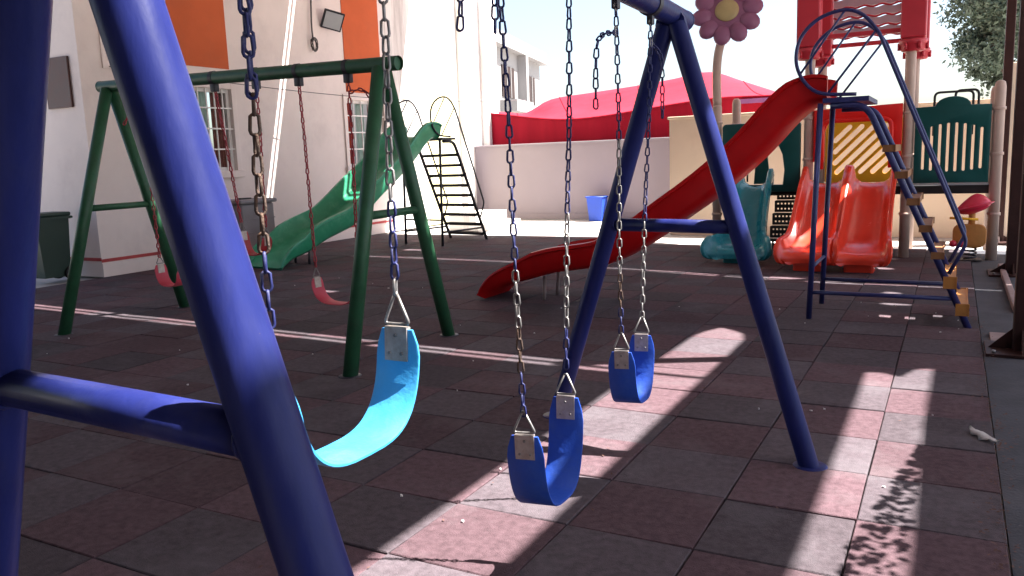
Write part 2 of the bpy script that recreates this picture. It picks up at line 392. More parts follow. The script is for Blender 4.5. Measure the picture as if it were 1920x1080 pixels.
def rear_light_block():  # unseen wing added behind the camera to darken the shade
    r = thing('rear_blocker', 'added unseen brown wing behind the camera that blocks skylight', 'building', (-5, -3.6, 0))
    put('wall', MB().box((-15.3, -3.9, -.03), (7, -3.6, 7.6)), 'clad', r)
    put('roof', MB().box((-15.4, -4.4, 7.6), (7.1, -3.5, 7.85)), 'concrete', r)
    for i in range(5):
        x = -12.5 + i*3.4; w = put('window', MB().box((x, -3.599, 1.2), (x+1.4, -3.55, 2.6), .01), 'whitepaint', r)
        put('pane', MB().box((x+.08, -3.549, 1.28), (x+1.32, -3.545, 2.52)), 'room', w)
rear_light_block()
def plaque():
    r = put('wall_plaque', MB().box((-11.66, 7.565, 2.45), (-11.11, 7.598, 3.16), .006), 'brown', None, (-11.4, 7.58, 2.45))
    tag(r, 'dark brown square plaque on the pink wall left of the corner', 'plaque')
plaque()

def floodlight():
    b = Vector((-10.9, 12.86, 4.28)); r = thing('floodlight', 'small square floodlight on the pink wall high above the swings', 'floodlight', b)
    put('bracket', MB().tube([b, b+Vector((.12, -.02, .0)), b+Vector((.16, -.02, -.06))], .014, 8), 'dark', r)
    t = bmesh.new(); bmesh.ops.create_cube(t, size=1)
    mt = Matrix.Translation(b+Vector((.19, .04, -.02))) @ Matrix.Rotation(R(-38), 4, 'Z') @ Matrix.Rotation(R(24), 4, 'Y') @ Matrix.Rotation(R(-14), 4, 'X')
    for v in t.verts: v.co = Vector((v.co.x*.06, v.co.y*.40, v.co.z*.36))
    bmesh.ops.bevel(t, geom=t.edges[:], offset=.008, segments=2, affect='EDGES')
    put('housing', MB().add(t, mt), 'dark', r)
    t = bmesh.new(); bmesh.ops.create_cube(t, size=1)
    for v in t.verts: v.co = Vector((v.co.x*.008 + .033, v.co.y*.34, v.co.z*.30))
    put('lens', MB().add(t, mt), 'lampglass', r)
floodlight()

def cables():
    y = 12.47; X = -10.86
    pts = spline([(X, y+.02, 7.4), (X+.02, y, 6), (X, y+.04, 5), (X+.01, y-.02, 4.2), (X, y, 3.9)], 5)
    q = MB().tube(pts, .016, 8)
    rnd = random.Random(5)
    loop = []
    for i in range(46):
        a = i*.62; loop.append((X + .03 + .03*math.cos(a*1.3), y + (.05 + .03*rnd.random())*math.cos(a), 3.78 + (.11 + .03*rnd.random())*math.sin(a)))
    q.tube([pts[-1]] + loop, .009, 6)
    tag(put('hanging_cable', q, 'wire', None, (X, y, 3.7)), 'dirty cable hanging down the wall with a coiled bundle at its end', 'cable')
    P = []
    for i in range(25):
        t = i/24; P.append((-10.8 + 1.0*t, 8.0 + 11.2*t, 3.02 - .05*t - .20*math.sin(math.pi*t)))
    tag(put('wall_wire', MB().tube(P, .007, 6), 'wire', None, (-10.8, 8, 3.0)), 'thin grey wire strung along the pink wall above its windows', 'wire')
cables()

# ================================================================== BACK WALLS, TENT, FAR THINGS
def back_things():
    w = thing('boundary_wall', 'lilac grey boundary wall below the red tent', 'wall', (-7.8, 18.4, 0))
    put('wall_face', MB().box((-10.9, 18.4, -.03), (-4.7, 18.62, 1.80)), 'lilac', w)
    put('coping', MB().box((-10.9, 18.36, 1.80), (-4.7, 18.66, 1.85), .01), 'lilac', w)
    put('plinth', MB().box((-10.9, 18.36, -.03), (-4.72, 18.398, .12)), 'lilac', w)
    c = thing('garden_wall', 'cream wall standing behind the climbing tower', 'wall', (-1, 15, 0))
    put('wall_face', MB().box((-4.68, 15.0, -.03), (9, 15.22, 2.10)), 'cream', c)
    put('coping', MB().box((-4.71, 14.97, 2.10), (9.03, 15.25, 2.15), .01), 'cream', c)
    put('return_wall', MB().box((-4.68, 15.222, -.03), (-4.46, 19.5, 2.10)), 'cream', c)
    p = put('wall_pillar', MB().box((.66, 14.3, -.03), (.83, 14.47, 2.62), .012), 'cream', None, (.74, 14.4, 0))
    tag(p, 'narrow cream pillar between the brown posts', 'pillar')
    # white step blocks at the end of the building
    tag(put('concrete_step', MB().box((-9.75, 15.2, -.033), (-9.05, 16.6, .34), .015), 'white', None, (-9.4, 15.9, -.03)), 'taller white block at the foot of the far wall', 'step')
    tag(put('concrete_step', MB().box((-9.03, 15.2, -.033), (-8.7, 16.6, .14), .015), 'white', None, (-8.7, 15.9, -.03)), 'lower white step beside the taller block', 'step')
    # marquee tent
    t = thing('marquee_tent', 'red peaked marquee tent showing above the lilac wall', 'tent', (-7, 21, 0))
    eave = [(-11.2, 19.0, 2.74), (-10.2, 18.95, 2.60), (-9.3, 18.9, 2.47), (-8.5, 18.85, 2.40), (-7.6, 18.85, 2.42), (-6.6, 18.9, 2.52), (-5.6, 18.95, 2.62), (-4.8, 19.0, 2.68), (-3.7, 19.0, 2.66), (-2.6, 19.0, 2.62)]
    ridge = [(-12.2, 21.6, 2.9), (-11.6, 21.6, 2.84), (-11.0, 21.6, 2.80), (-10.2, 21.6, 3.12), (-9.0, 21.6, 3.22), (-7.6, 21.6, 3.32), (-6.6, 21.6, 3.42), (-5.65, 21.6, 3.52), (-4.8, 21.6, 3.22), (-3.6, 21.6, 2.75)]
    vs = []; fs = []; E2 = spline(eave, 4); R2 = spline(ridge, 4); n = len(E2); K = 8
    for row in range(2*K+1):
        for e, r in zip(E2, R2):
            k = row/K
            if k <= 1: p = e.lerp(r, k); p.z -= .10*math.sin(math.pi*k)
            else:
                b = Vector((e.x-.8, 24.4, e.z)); p = r.lerp(b, k-1); p.z -= .10*math.sin(math.pi*(k-1))
            vs.append(p)
    for a in range(2*K):
        for i in range(n-1): fs.append((a*n+i, a*n+i+1, (a+1)*n+i+1, (a+1)*n+i))
    m1 = MB().raw(vs, fs, True); put('tent_roof', m1, 'tent', t)
    for i in (6, 13, 20, 27, 32):
        put('seam', MB().tube([vs[a*n+i] + Vector((0, 0, .004)) for a in range(K+1)], .012, 5), 'tent2', t)
    vs = []
    for i, e in enumerate(E2):
        o = .025*math.sin(i*1.9)
        vs += [(e.x, e.y+.02+o*.4, .05), (e.x, e.y+.02+o, e.z-.3), (e.x, e.y+.001, e.z+.004)]
    m2 = MB().raw(vs, [(3*i+a, 3*i+3+a, 3*i+4+a, 3*i+1+a) for i in range(n-1) for a in (0, 1)], True)
    put('tent_curtain', m2, 'tent2', t)
    for i in (0, 12, 24, n-1):
        put('tent_pole', MB().tube([(E2[i].x, E2[i].y+.1, -.03), (E2[i].x, E2[i].y+.1, E2[i].z-.02)], .03, 8), 'steel', t)
    sw = MB().tube([Vector((e.x, e.y-.012, e.z)) for e in E2], .022, 6); put('eave_piping', sw, 'tent2', t)
    put('trim', MB().box((-4.3, 18.9, 2.52), (-2.7, 18.95, 2.62)), 'tent3', t)
    # apartment block far behind
    d = Vector((-.226, .974, 0)).normalized(); nrm = Vector((d.y, -d.x, 0)); P0 = Vector((-19.6, 33.0, 0))
    ab = thing('apartment_block', 'white apartment block with brown shuttered windows in the distance', 'building', P0)
    def blk(s0, s1, dep0, dep1, z0, z1):
        c = [P0 + d*s0 + nrm*dep1, P0 + d*s1 + nrm*dep1, P0 + d*s1 + nrm*dep0, P0 + d*s0 + nrm*dep0]
        return MB().raw([(p.x, p.y, z) for z in (z0, z1) for p in c], [(0,3,2,1),(4,5,6,7),(0,1,5,4),(1,2,6,5),(2,3,7,6),(3,0,4,7)])
    put('wall', blk(-2, 14, -6, 0, -.03, 7.1), 'apt', ab)
    put('roof', blk(-2.4, 14.5, -6.2, .5, 7.1, 7.32), 'apt', ab)
    put('parapet', blk(-2.2, 14.3, .25, .4, 7.32, 7.8), 'apt', ab)
    for (s0, s1, z0, z1) in ((.6, 2.2, 4.6, 6.7), (2.6, 3.6, 4.6, 6.6), (5.2, 7.6, 4.7, 6.3), (10.8, 12.4, 4.6, 6.2), (5.2, 7.4, 1.7, 3.3), (1, 3, 2.9, 3.2), (10.8, 12.4, 1.7, 3.2)):
        wn = put('window', blk(s0, s1, .0, .06, z0, z1), 'aptwin', ab)
        k = max(2, int((s1-s0)/.7))
        for i in range(1, k):
            s = s0 + (s1-s0)*i/k; put('mullion', blk(s-.04, s+.04, .062, .10, z0, z1), 'apt', wn)
    put('balcony', blk(4.8, 8.4, 0, .9, 3.9, 4.5), 'apt', ab)
    put('column', blk(8.6, 9.1, .0, .5, -.03, 7.1), 'apt', ab)
    put('water_tank', blk(6, 7.2, -2.5, -1.3, 7.32, 8.6), 'apt', ab)
back_things()

def tree(loc, h, rx, rz, zc, label, seed, n=9000):
    rnd = random.Random(seed); b = Vector(loc)
    root = thing('tree', label, 'tree', b)
    tr = MB(); top = b + Vector((.1, .1, zc-.2))
    tr.tube(spline([b, b+Vector((.05, 0, 1.2)), b+Vector((-.05, .05, zc*.6)), top], 4), [.17]*4 + [.13]*4 + [.09]*4 + [.06], 8)
    limbs = []
    for i in range(16):
        a = rnd.uniform(0, 6.28); z0 = rnd.uniform(.35, .95)*zc; s = b + Vector((0, 0, z0))
        e = b + Vector((math.cos(a)*rx*rnd.uniform(.5, .9), math.sin(a)*rx*rnd.uniform(.5, .9), zc + rz*rnd.uniform(-.6, .9)))
        tr.tube(spline([s, s.lerp(e, .5)+Vector((0, 0, .2)), e], 3), [.06, .05, .045, .04, .03, .02, .012], 6); limbs.append(e)
    put('trunk', tr, 'bark', root)
    cl = []
    for i in range(170):
        while True:
            q = Vector((rnd.uniform(-1, 1), rnd.uniform(-1, 1), rnd.uniform(-1, 1)))
            if .25 < q.length < 1: break
        cl.append((b + Vector((q.x*rx, q.y*rx, zc + q.z*rz)), rnd.uniform(.18, .48)))
    lf = MB()
    for i in range(n):
        c, r = rnd.choice(cl); q = Vector((rnd.gauss(0, 1), rnd.gauss(0, 1), rnd.gauss(0, .8)))*r*.62
        p = c + q; u = Vector((rnd.uniform(-1, 1), rnd.uniform(-1, 1), rnd.uniform(-1, .4))).normalized(); v = u.orthogonal().normalized(); w = u.cross(v)
        a = rnd.uniform(0, 6.28); v, w = v*math.cos(a)+w*math.sin(a), w*math.cos(a)-v*math.sin(a)
        L_ = rnd.uniform(.06, .12); W_ = L_*.38
        lf.raw([p-v*L_, p+w*W_+u*.008, p+v*L_, p-w*W_+u*.008], [(0, 1, 2), (0, 2, 3)])
    put('crown', lf, 'leaf', root)
tree((1.75, 30, -.03), 8, 2.05, 2.9, 5.6, 'grey green leafy tree behind the tan post at the right', 4, 30000)

# ================================================================== CHAINS AND SWINGS
def link_mesh(length, width, wire, m, name, n=10, k=5):
    b = MB(); pts = []; hl = length/2 - width/2; rr = width/2 - wire
    for i in range(n):
        a = 2*math.pi*i/n; z = math.sin(a)*rr; x = math.cos(a)*rr
        pts.append((x, 0, z + (hl if math.sin(a) >= 0 else -hl)))
    b.tube(pts, wire, k, closed=True)
    me = bpy.data.meshes.new(name); bmesh.ops.recalc_face_normals(b.bm, faces=b.bm.faces[:]); b.bm.to_mesh(me); b.bm.free(); me.materials.append(M[m]); return me
LINKS = {m: link_mesh(.047, .026, .0037, m, 'link') for m in ('chainblue', 'steel', 'rust')}
PITCH = .0375

def walk(pts, pitch):
    P = [Vector(p) for p in pts]; out = []; need = pitch/2; 
    for a, b in zip(P, P[1:]):
        L = (b-a).length; t = need
        while t < L:
            out.append((a.lerp(b, t/L), (b-a).normalized())); t += pitch
        need = t - L
    return out
def chain_links(parent, pts, pick, spin=0.0):
    """one chain as a part with every link a piece of its own"""
    base = wloc(parent); spots = walk(pts, PITCH)
    top = Vector(pts[0])
    ring = MB().tube([top + Vector((0, math.cos(a)*.016, .004 + math.sin(a)*.020)) for a in [2*math.pi*i/12 for i in range(12)]], .0045, 6, closed=True)
    ch = put('chain', ring, 'steel', parent, top)
    for i, (p, t) in enumerate(spots):
        o = bpy.data.objects.new('link', LINKS[pick(p.z, i)]); col.objects.link(o); o.parent = ch
        q = t.to_track_quat('Z', 'X') @ Quaternion((0, 0, 1), (math.pi/2 if i % 2 else 0) + spin + .25*math.sin(i*.7))
        o.location = p - top; o.rotation_mode = 'QUATERNION'; o.rotation_quaternion = q
    return ch
def chain_mesh(pts, length=.047, width=.026, wire=.004, pitch=.0375, n=8, k=4):
    mb = MB(); hl = length/2 - width/2; rr = width/2 - wire
    for i, (p, t) in enumerate(walk(pts, pitch)):
        q = t.to_track_quat('Z', 'X') @ Quaternion((0, 0, 1), (math.pi/2 if i % 2 else 0) + .3*math.sin(i*.9))
        loop = []
        for j in range(n):
            a = 2*math.pi*j/n; loop.append(p + q @ Vector((math.cos(a)*rr, 0, math.sin(a)*rr + (hl if math.sin(a) >= 0 else -hl))))
        mb.tube(loop, wire, k, closed=True)
    return mb

def belt(c0, c1, zb, width, side, power=.62, th=.009, twist=0.0):
    """c0, c1: top ends of the belt; zb: lowest height; side: unit vector across the belt"""
    c0, c1, side = Vector(c0), Vector(c1), Vector(side); n = 30; path = []
    mid = (c0+c1)/2
    pts = []
    for i in range(n+1):
        th_ = math.pi*i/n; cx = math.cos(th_); s = math.sin(th_)
        f = .5 - .5*math.copysign(abs(cx)**power, cx)
        top = c0.lerp(c1, f); p = top.copy(); p.z = top.z + (zb - top.z)*(s**.85)
        pts.append(p)
    for i, p in enumerate(pts):
        t = (pts[min(i+1, n)] - pts[max(i-1, 0)]).normalized(); sd = side.copy(); sd = (sd - t*sd.dot(t)).normalized()
        nn = sd.cross(t); k = 1
        if i in (0, n): k = .72
        elif i in (1, n-1): k = .93
        path.append((p, sd, nn, k))
    w = width/2; e = .0045
    prof = [(-w, -th/2+.002), (-w+e, -th/2), (w-e, -th/2), (w, -th/2+.002), (w, th/2-.002), (w-e, th/2), (-w+e, th/2), (-w, th/2-.002)]
    return MB().sweep(path, prof), path

def swing(name, label, tops, c0, c1, zb, width, seatmat, side=(1, 0, 0), near=True, picks=None, group=None, tails=(), chainmat='chainred', th=.009, trih=.085):
    c0, c1, side = Vector(c0), Vector(c1), Vector(side)
    root = thing(name, label, 'swing', (c0+c1)/2*1.0, group); root.location.z = zb
    b, path = belt(c0, c1, zb, width, side, th=th)
    seat = put('seat', b, seatmat, root, autos=40)
    for e, c in ((0, c0), (len(path)-1, c1)):
        p, sd, nn = path[e][:3]; p2 = path[3 if e == 0 else len(path)-4][0]
        dn = (p2 - p).normalized(); sd2 = (sd - dn*sd.dot(dn)).normalized(); nn2 = sd2.cross(dn)
        pl = MB(); hw = width*.26; L0, L1 = -.006, width*.62
        q = []
        for u in (L0, L1):
            for w_ in (-hw, hw):
                for h in (-th*.95, th*.95): q.append(p + dn*u + sd2*w_ + nn2*h)
        pl.raw(q, [(0,1,3,2),(4,6,7,5),(0,4,5,1),(2,3,7,6),(0,2,6,4),(1,5,7,3)])
        plate = put('plate', pl, 'plate', seat)
        for (u, w_) in ((.25, 0), (.78, -.55), (.78, .55)):
            for s in (-1, 1):
                o = p + dn*(L0 + (L1-L0)*u) + sd2*hw*w_
                if near: put('rivet', MB().tube([o + nn2*s*th*.9, o + nn2*s*(th*.95 + .004)], [.0055, .004], 8), 'steel', plate)
        # triangular hanger
        tp = Vector(tops[0 if e == 0 else 1]); up = (tp - c).normalized()
        apex = c + up*trih; hb = width*.30; r_ = .0042 if near else .0045
        tri = MB().tube(fillet([apex + side*.004, c + side*hb + up*.012, c - side*hb + up*.012, apex - side*.004], .012, 3), r_, 6)
        tri.tube([apex - side*.006, apex + side*.006], r_*1.2, 6)
        put('hanger', tri, 'steel', root)
        pts = [tp, tp.lerp(apex, .33) + Vector((.004, .003, 0)), tp.lerp(apex, .66) + Vector((-.003, .004, 0)), apex]
        if near: chain_links(root, pts, picks[0 if e == 0 else 1])
        else: put('chain', chain_mesh(pts, .060, .036, .0062, .046), chainmat, root)
    for tl, pk in tails:
        if near: chain_links(root, spline(tl, 4), pk)
        else: put('chain_tail', chain_mesh(spline(tl, 4), .060, .036, .0062, .046), chainmat, root)
    return root

# ---- blue frame
BZ = 2.17
def blue_frame():
    r = thing('swing_frame', 'dark blue steel A-frame swing set standing nearest, its beam overhead', 'swing frame', (-1.2, 2.4, 0))
    P0, P1 = Vector((-1.12, .55, BZ)), Vector((-1.262, 4.30, BZ))
    beam = MB().tube([P0, P1], .052, 20); put('beam', beam, 'blue', r, autos=40)
    for e in (P0, P1):
        d = (P1-P0).normalized() * (1 if e is P1 else -1); put('end_cap', MB().tube([e + d*.0005, e + d*.012, e + d*.016], [.054, .054, .046], 20), 'blue', r, autos=40)
    for ax, ay, feet in ((-1.131, .78, ((-.44, .80), (-1.92, .86))), (-1.255, 4.06, ((-.545, 3.93), (-2.0, 4.18)))):
        apex = Vector((ax, ay, BZ-.03)); legs = []
        for fx, fy in feet:
            f = Vector((fx, fy, -.02)); s = Vector((math.copysign(.028, fx-ax) if ay > 2 else (.0 if fx > ax else -.004), 0, 0))
            lg = put('leg', MB().tube([apex + s + Vector((0, 0, -.02)), f], .047, 24), 'blue', r, autos=40); legs.append((apex + s, f))
            put('ground_socket', MB().lathe([(.0, .004), (.075, .004), (.08, .0), (.078, -.01), (0, -.01)], 20, (fx, fy, 0)), 'blue', lg)
        for sgn in (-1, 1):
            put('bolt', MB().tube([apex + Vector((0, sgn*.05, .02)), apex + Vector((0, sgn*.066, .02))], .013, 6), 'steel', r)
        put('weld_gusset', MB().tube([apex + Vector((0, -.02, -.02)), apex + Vector((0, .02, -.02))], .075, 16), 'blue', r, autos=40)
        t = 1.0 - (1.13/(BZ-.05)); a = legs[0][0].lerp(legs[0][1], t); b = legs[1][0].lerp(legs[1][1], t)
        d = (b-a).normalized()*.034
        cb = put('crossbar', MB().tube([a + d, b - d], .034, 18), 'blue', r)
        for e, dd in ((a, d), (b, -d)):
            q = []; ax = d.normalized(); sx = Vector((0, 1, 0)); sz = ax.cross(sx)
            for i in range(26):
                an = 2*math.pi*i/26; q.append(e + dd*(1.06 + .05*math.sin(i*2.4)) + (sx*math.cos(an) + sz*math.sin(an))*(.036 + .0015*math.sin(i*1.7)))
            put('weld_bead', MB().tube(q, .0055, 6, closed=True), 'blue', cb)
    for y in HANG:
        x = P0.x + (P1.x-P0.x)*(y-P0.y)/(P1.y-P0.y)
        h = MB().tube([(x, y-.022, BZ), (x, y+.022, BZ)], .058, 18)
        h.box((x-.014, y-.018, BZ-.094), (x+.014, y+.018, BZ-.05), .004)
        put('bracket', h, 'dark', r, autos=40)
    return P0, P1
HANG = [1.134, 1.575, 2.17, 2.715, 3.215, 3.70]
bP0, bP1 = blue_frame()
def bx(y): return bP0.x + (bP1.x-bP0.x)*(y-bP0.y)/(bP1.y-bP0.y)
def htop(y): return Vector((bx(y), y, BZ-.085))
blue = lambda z, i: 'chainblue'
def band(zs):  # list of (z above which, material)
    def f(z, i):
        for zz, m in zs:
            if z > zz: return m
        return zs[-1][1]
    return f
def tailpath(y, dy, drop, up=.10):
    t = htop(y) + Vector((0, 0, -up)); return [t, t + Vector((.006, dy*.7, -.03)), t + Vector((.01, dy, -.10)), t + Vector((.008, dy*1.05, -drop))]
swing('belt_swing', 'sky blue belt swing hanging highest, nearest the left frame legs', [htop(1.134), htop(1.575)], (-1.18, 1.168, 1.06), (-1.18, 1.585, 1.10), .862, .125, 'seat_sky',
      picks=[band([(1.62, 'chainblue'), (1.32, 'rust'), (0, 'chainblue')]), band([(1.40, 'steel'), (1.22, 'chainblue'), (0, 'steel')])], group='belt swings on the blue frame',
      tails=[([htop(1.134) + Vector((.015, .012, -.02)), htop(1.134) + Vector((-.014, .014, -.18)), htop(1.134) + Vector((.013, -.012, -.34)), htop(1.134) + Vector((-.012, .012, -.46))], blue)])
swing('belt_swing', 'deep blue belt swing hanging lowest, in the middle of the blue frame', [htop(2.17), htop(2.715)], (-1.21, 2.285, .595), (-1.21, 2.615, .635), .315, .128, 'seat_blue', side=(.985, .17, 0),
      picks=[band([(1.15, 'chainblue'), (.95, 'steel'), (.80, 'rust'), (0, 'chainblue')]), band([(1.3, 'chainblue'), (.9, 'steel'), (0, 'chainblue')])], group='belt swings on the blue frame',
      tails=[([htop(1.95) + Vector((0, 0, .05)), htop(1.95) + Vector((.01, -.02, -.1)), htop(1.95) + Vector((.01, -.035, -.235))], blue), (tailpath(2.17, -.045, .20, .02), blue)])
swing('belt_swing', 'deep blue belt swing farthest along the blue frame', [htop(3.215), htop(3.70)], (-1.235, 3.255, .655), (-1.235, 3.515, .675), .405, .118, 'seat_blue', side=(.98, .2, 0),
      picks=[band([(1.55, 'chainblue'), (1.0, 'steel'), (.85, 'rust'), (0, 'chainblue')]), band([(1.2, 'chainblue'), (.8, 'steel'), (0, 'steel')])], group='belt swings on the blue frame',
      tails=[(tailpath(3.215, -.24, .32, .10), blue), (tailpath(3.70, .13, .34, .09), blue)])

# ---- green frame
def green_frame():
    r = thing('swing_frame', 'green painted A-frame swing set in front of the pink building', 'swing frame', (-5.6, 5.3, 0))
    A, B = Vector((-7.47, 5.42, 2.345)), Vector((-3.69, 5.17, 2.235))
    put('beam', MB().tube([A, B], .055, 18, caps=False).tube([B + Vector((-.02, 0, 0)), B + Vector((-.019, 0, 0))], .05, 18), 'green', r)
    put('beam_cap', MB().lathe([(0, .0), (.057, 0), (.057, .012), (0, .016)], 16, (0, 0, 0)), 'green', r, (0, 0, 0))
    cap = r.children[-1]; cap.location = A - Vector(r.location); cap.rotation_euler = (0, R(-90), 0)
    for at, feet in ((A.lerp(B, .035), ((-7.40, 4.68), (-7.49, 6.17))), (A.lerp(B, .955), ((-3.765, 4.46), (-3.82, 5.875)))):
        legs = []
        for fx, fy in feet:
            f = Vector((fx, fy, -.02)); s = at + Vector((0, math.copysign(.03, fy-at.y), -.03))
            lg = put('leg', MB().tube([s, f], .056, 18), 'green', r); legs.append((s, f))
            put('ground_socket', MB().lathe([(0, .004), (.08, .004), (.085, 0), (.08, -.01), (0, -.01)], 16, (fx, fy, 0)), 'dark', lg)
        t = .49; a = legs[0][0].lerp(legs[0][1], t); b = legs[1][0].lerp(legs[1][1], t); d = (b-a).normalized()*.05
        put('crossbar', MB().tube([a + d, b - d], .032, 14), 'green', r)
    def top(x):
        k = (x-A.x)/(B.x-A.x); return A.lerp(B, k)
    for x in (-6.86, -6.38, -5.785, -5.25, -4.745, -4.205):
        p = top(x); q = MB().tube([p + Vector((-.02, 0, 0)), p + Vector((.02, 0, 0))], .06, 16); q.box((x-.032, p.y-.025, p.z-.12), (x+.032, p.y+.025, p.z-.05), .006)
        put('bracket', q, 'dark', r, autos=40)
    def h(x): return top(x) + Vector((0, 0, -.095))
    g = 'red belt swings on the green frame'
    swing('belt_swing', 'pink belt swing nearest the building corner on the green frame', [h(-6.86), h(-6.38)], (-6.80, 5.36, .60), (-6.47, 5.34, .56), .40, .13, 'seat_pink', side=(.12, 1, 0), near=False, group=g,
          tails=[([h(-6.86) + Vector((0, 0, -.12)), h(-6.86) + Vector((-.12, 0, -.13)), h(-6.86) + Vector((-.26, -.02, -.28))], None)])
    swing('belt_swing', 'dark red belt swing seen end on, middle of the green frame', [h(-5.785), h(-5.25)], (-5.56, 5.28, .94), (-5.265, 5.26, .90), .74, .12, 'seat_red', side=(.06, 1, 0), near=False, group=g)
    swing('belt_swing', 'pink belt swing beside the near legs of the green frame', [h(-4.745), h(-4.205)], (-4.70, 5.23, .565), (-4.235, 5.21, .555), .36, .13, 'seat_pink', side=(.1, 1, 0), near=False, group=g,
          tails=[([h(-4.205) + Vector((0, 0, -.10)), h(-4.205) + Vector((.14, 0, -.09)), h(-4.205) + Vector((.25, -.01, -.22)), h(-4.205) + Vector((.27, -.02, -.38))], None)])
green_frame()

# ================================================================== LADDER SLIDES
def ladder_slide(name, label, origin, d, chutemat, framemat, stepmat, thick_steps, npz=8, W=.33, h=.20, lift=0, HW=.40):
    """origin: middle of the platform's chute edge on the ground; d: direction the chute runs"""
    O = Vector(origin); d = Vector(d).normalized(); w = Vector((-d.y, d.x, 0))
    r = thing(name, label, 'slide', O)
    def P(u, v, z): return O + d*u + w*v + Vector((0, 0, z))
    base = [(-.02, 1.93), (.12, 1.92), (.30, 1.80), (.62, 1.46), (1.0, 1.14), (1.4, .86), (1.72, .64), (2.05, .46), (2.35, .40), (2.62, .36), (2.95, .27), (3.25, .19), (3.42, .10), (3.50, .03)]
    base = [(a, b + lift*max(0, math.sin(math.pi*min(1, a/2.9)))) for a, b in base]
    pts = spline([(a, b, 0) for a, b in base], 4); path = []
    for i, p in enumerate(pts):
        t = (pts[min(i+1, len(pts)-1)] - pts[max(i-1, 0)]).normalized()
        nn = d*(-t.y) + Vector((0, 0, t.x))
        path.append((P(p.x, 0, p.y), w, nn))
    prof = [(-W-.055, h-.02), (-W-.05, h+.012), (-W+.005, h+.018), (-W+.02, h-.01), (-W+.035, .055), (-W+.09, .012), (0, 0), (W-.09, .012), (W-.035, .055), (W-.02, h-.01), (W-.005, h+.018), (W+.05, h+.012), (W+.055, h-.02),
            (W+.03, h-.03), (W+.012, .0), (W-.05, -.05), (0, -.055), (-W+.05, -.05), (-W-.012, .0), (-W-.03, h-.03)]
    # side walls get lower at the foot
    mb = MB(); rings = []
    n = len(path)
    for i, (o, ww, nn) in enumerate(path):
        k = 1.0 if i < n-14 else max(.12, (n-1-i)/14.0)
        if i < 6: k = .75 + .25*i/6
        rings.append([mb.bm.verts.new(o + ww*a + nn*(b*k if b > 0 else b)) for a, b in prof])
    m_ = len(prof)
    for A_, B_ in zip(rings, rings[1:]):
        for j in range(m_):
            f = mb.bm.faces.new((A_[j], A_[(j+1) % m_], B_[(j+1) % m_], B_[j])); f.smooth = True
    mb.bm.faces.new(rings[0][::-1]); mb.bm.faces.new(rings[-1])
    put('chute', mb, chutemat, r, autos=50)
    # support of the chute
    for s in (-1, 1):
        put('chute_support', MB().tube([P(2.80, s*.17, -.02), P(2.78, s*.17, .25)], .019, 10), framemat if framemat != 'navy' else 'kerb', r)
    # platform and legs
    put('platform', MB().raw([P(a, b, c) for c in (1.865, 1.905) for a, b in ((.0, -HW-.03), (-.36, -HW-.03), (-.36, HW+.03), (.0, HW+.03))], [(0,3,2,1),(4,5,6,7),(0,1,5,4),(1,2,6,5),(2,3,7,6),(3,0,4,7)]), framemat, r)
    for s in (-1, 1):
        put('leg', MB().tube([P(.02, s*HW, 1.865), P(.08, s*HW, -.02)], .024, 12), framemat, r)
        st = fillet([P(-.06, s*HW, 1.84), P(-.34, s*HW, 1.84), P(-1.16, s*HW, -.01)], .16, 6)
        put('stringer', MB().tube(st, .028, 12), framemat, r)
        loop = [(-.26, 1.925), (.02, 1.95), (.16, 2.06), (.225, 2.23), (.19, 2.42), (.05, 2.56), (-.15, 2.61), (-.30, 2.55), (-.42, 2.40)]
        lp = spline([P(a, s*HW, b) for a, b in loop], 5) + fillet([P(-.43, s*HW, 2.375), P(-1.12, s*HW, .70), P(-1.0, s*HW, .44)], .06, 5)
        hr = put('handrail', MB().tube(lp, .0155, 10), framemat, r)
        put('guard_bar', MB().tube([P(-.15, s*HW, 2.60), P(.19, s*HW, 2.12)], .010, 8), framemat, hr)
        put('guard_bar', MB().tube([P(-.40, s*HW, 2.43), P(-.04, s*HW, 1.95)], .010, 8), framemat, hr)
        put('brace', MB().tube([P(.073, s*HW, .24), P(-1.06, s*HW, .235)], .018, 10), framemat, r)
    put('brace', MB().tube([P(.066, -HW+.02, .46), P(.066, HW-.02, .46)], .016, 10), framemat, r)
    for i in range(npz):
        z = (1.60 - i*1.49/(npz-1)) if not thick_steps else 1.47 - i*1.32/(npz-1); u = -.34 - (1.84-z)*(.82/1.85)
        e = HW - .03 if not thick_steps else HW + .03
        hz = .018 if not thick_steps else (.021 if i < npz-2 else .042); hu = .05 if not thick_steps else .042
        q = MB(); t = bmesh.new(); bmesh.ops.create_cube(t, size=1)
        for v in t.verts: v.co = P(u - (.01 if not thick_steps else .02) + v.co.x*2*hu, v.co.y*2*e, z + v.co.z*2*hz)
        bmesh.ops.bevel(t, geom=t.edges[:], offset=.008, segments=2, affect='EDGES')
        put('step', q.add(t), stepmat if not thick_steps or i >= npz-2 else 'step_shaded', r)  # upper steps get the painted shade, the lowest two the sunlit orange
    return r
ladder_slide('ladder_slide', 'red wave slide with navy ladder frame and orange steps', (-1.0, 7.9, 0), (-1, 0, 0), 'slide_red', 'navy', 'plast_orange', True, 7)
ladder_slide('ladder_slide', 'green slide with dark ladder against the pink building', (-8.42, 12.36, 0), (-.17, -.985, 0), 'slide_green', 'dark', 'dark', False, 9, .42, .25, .16, .46)

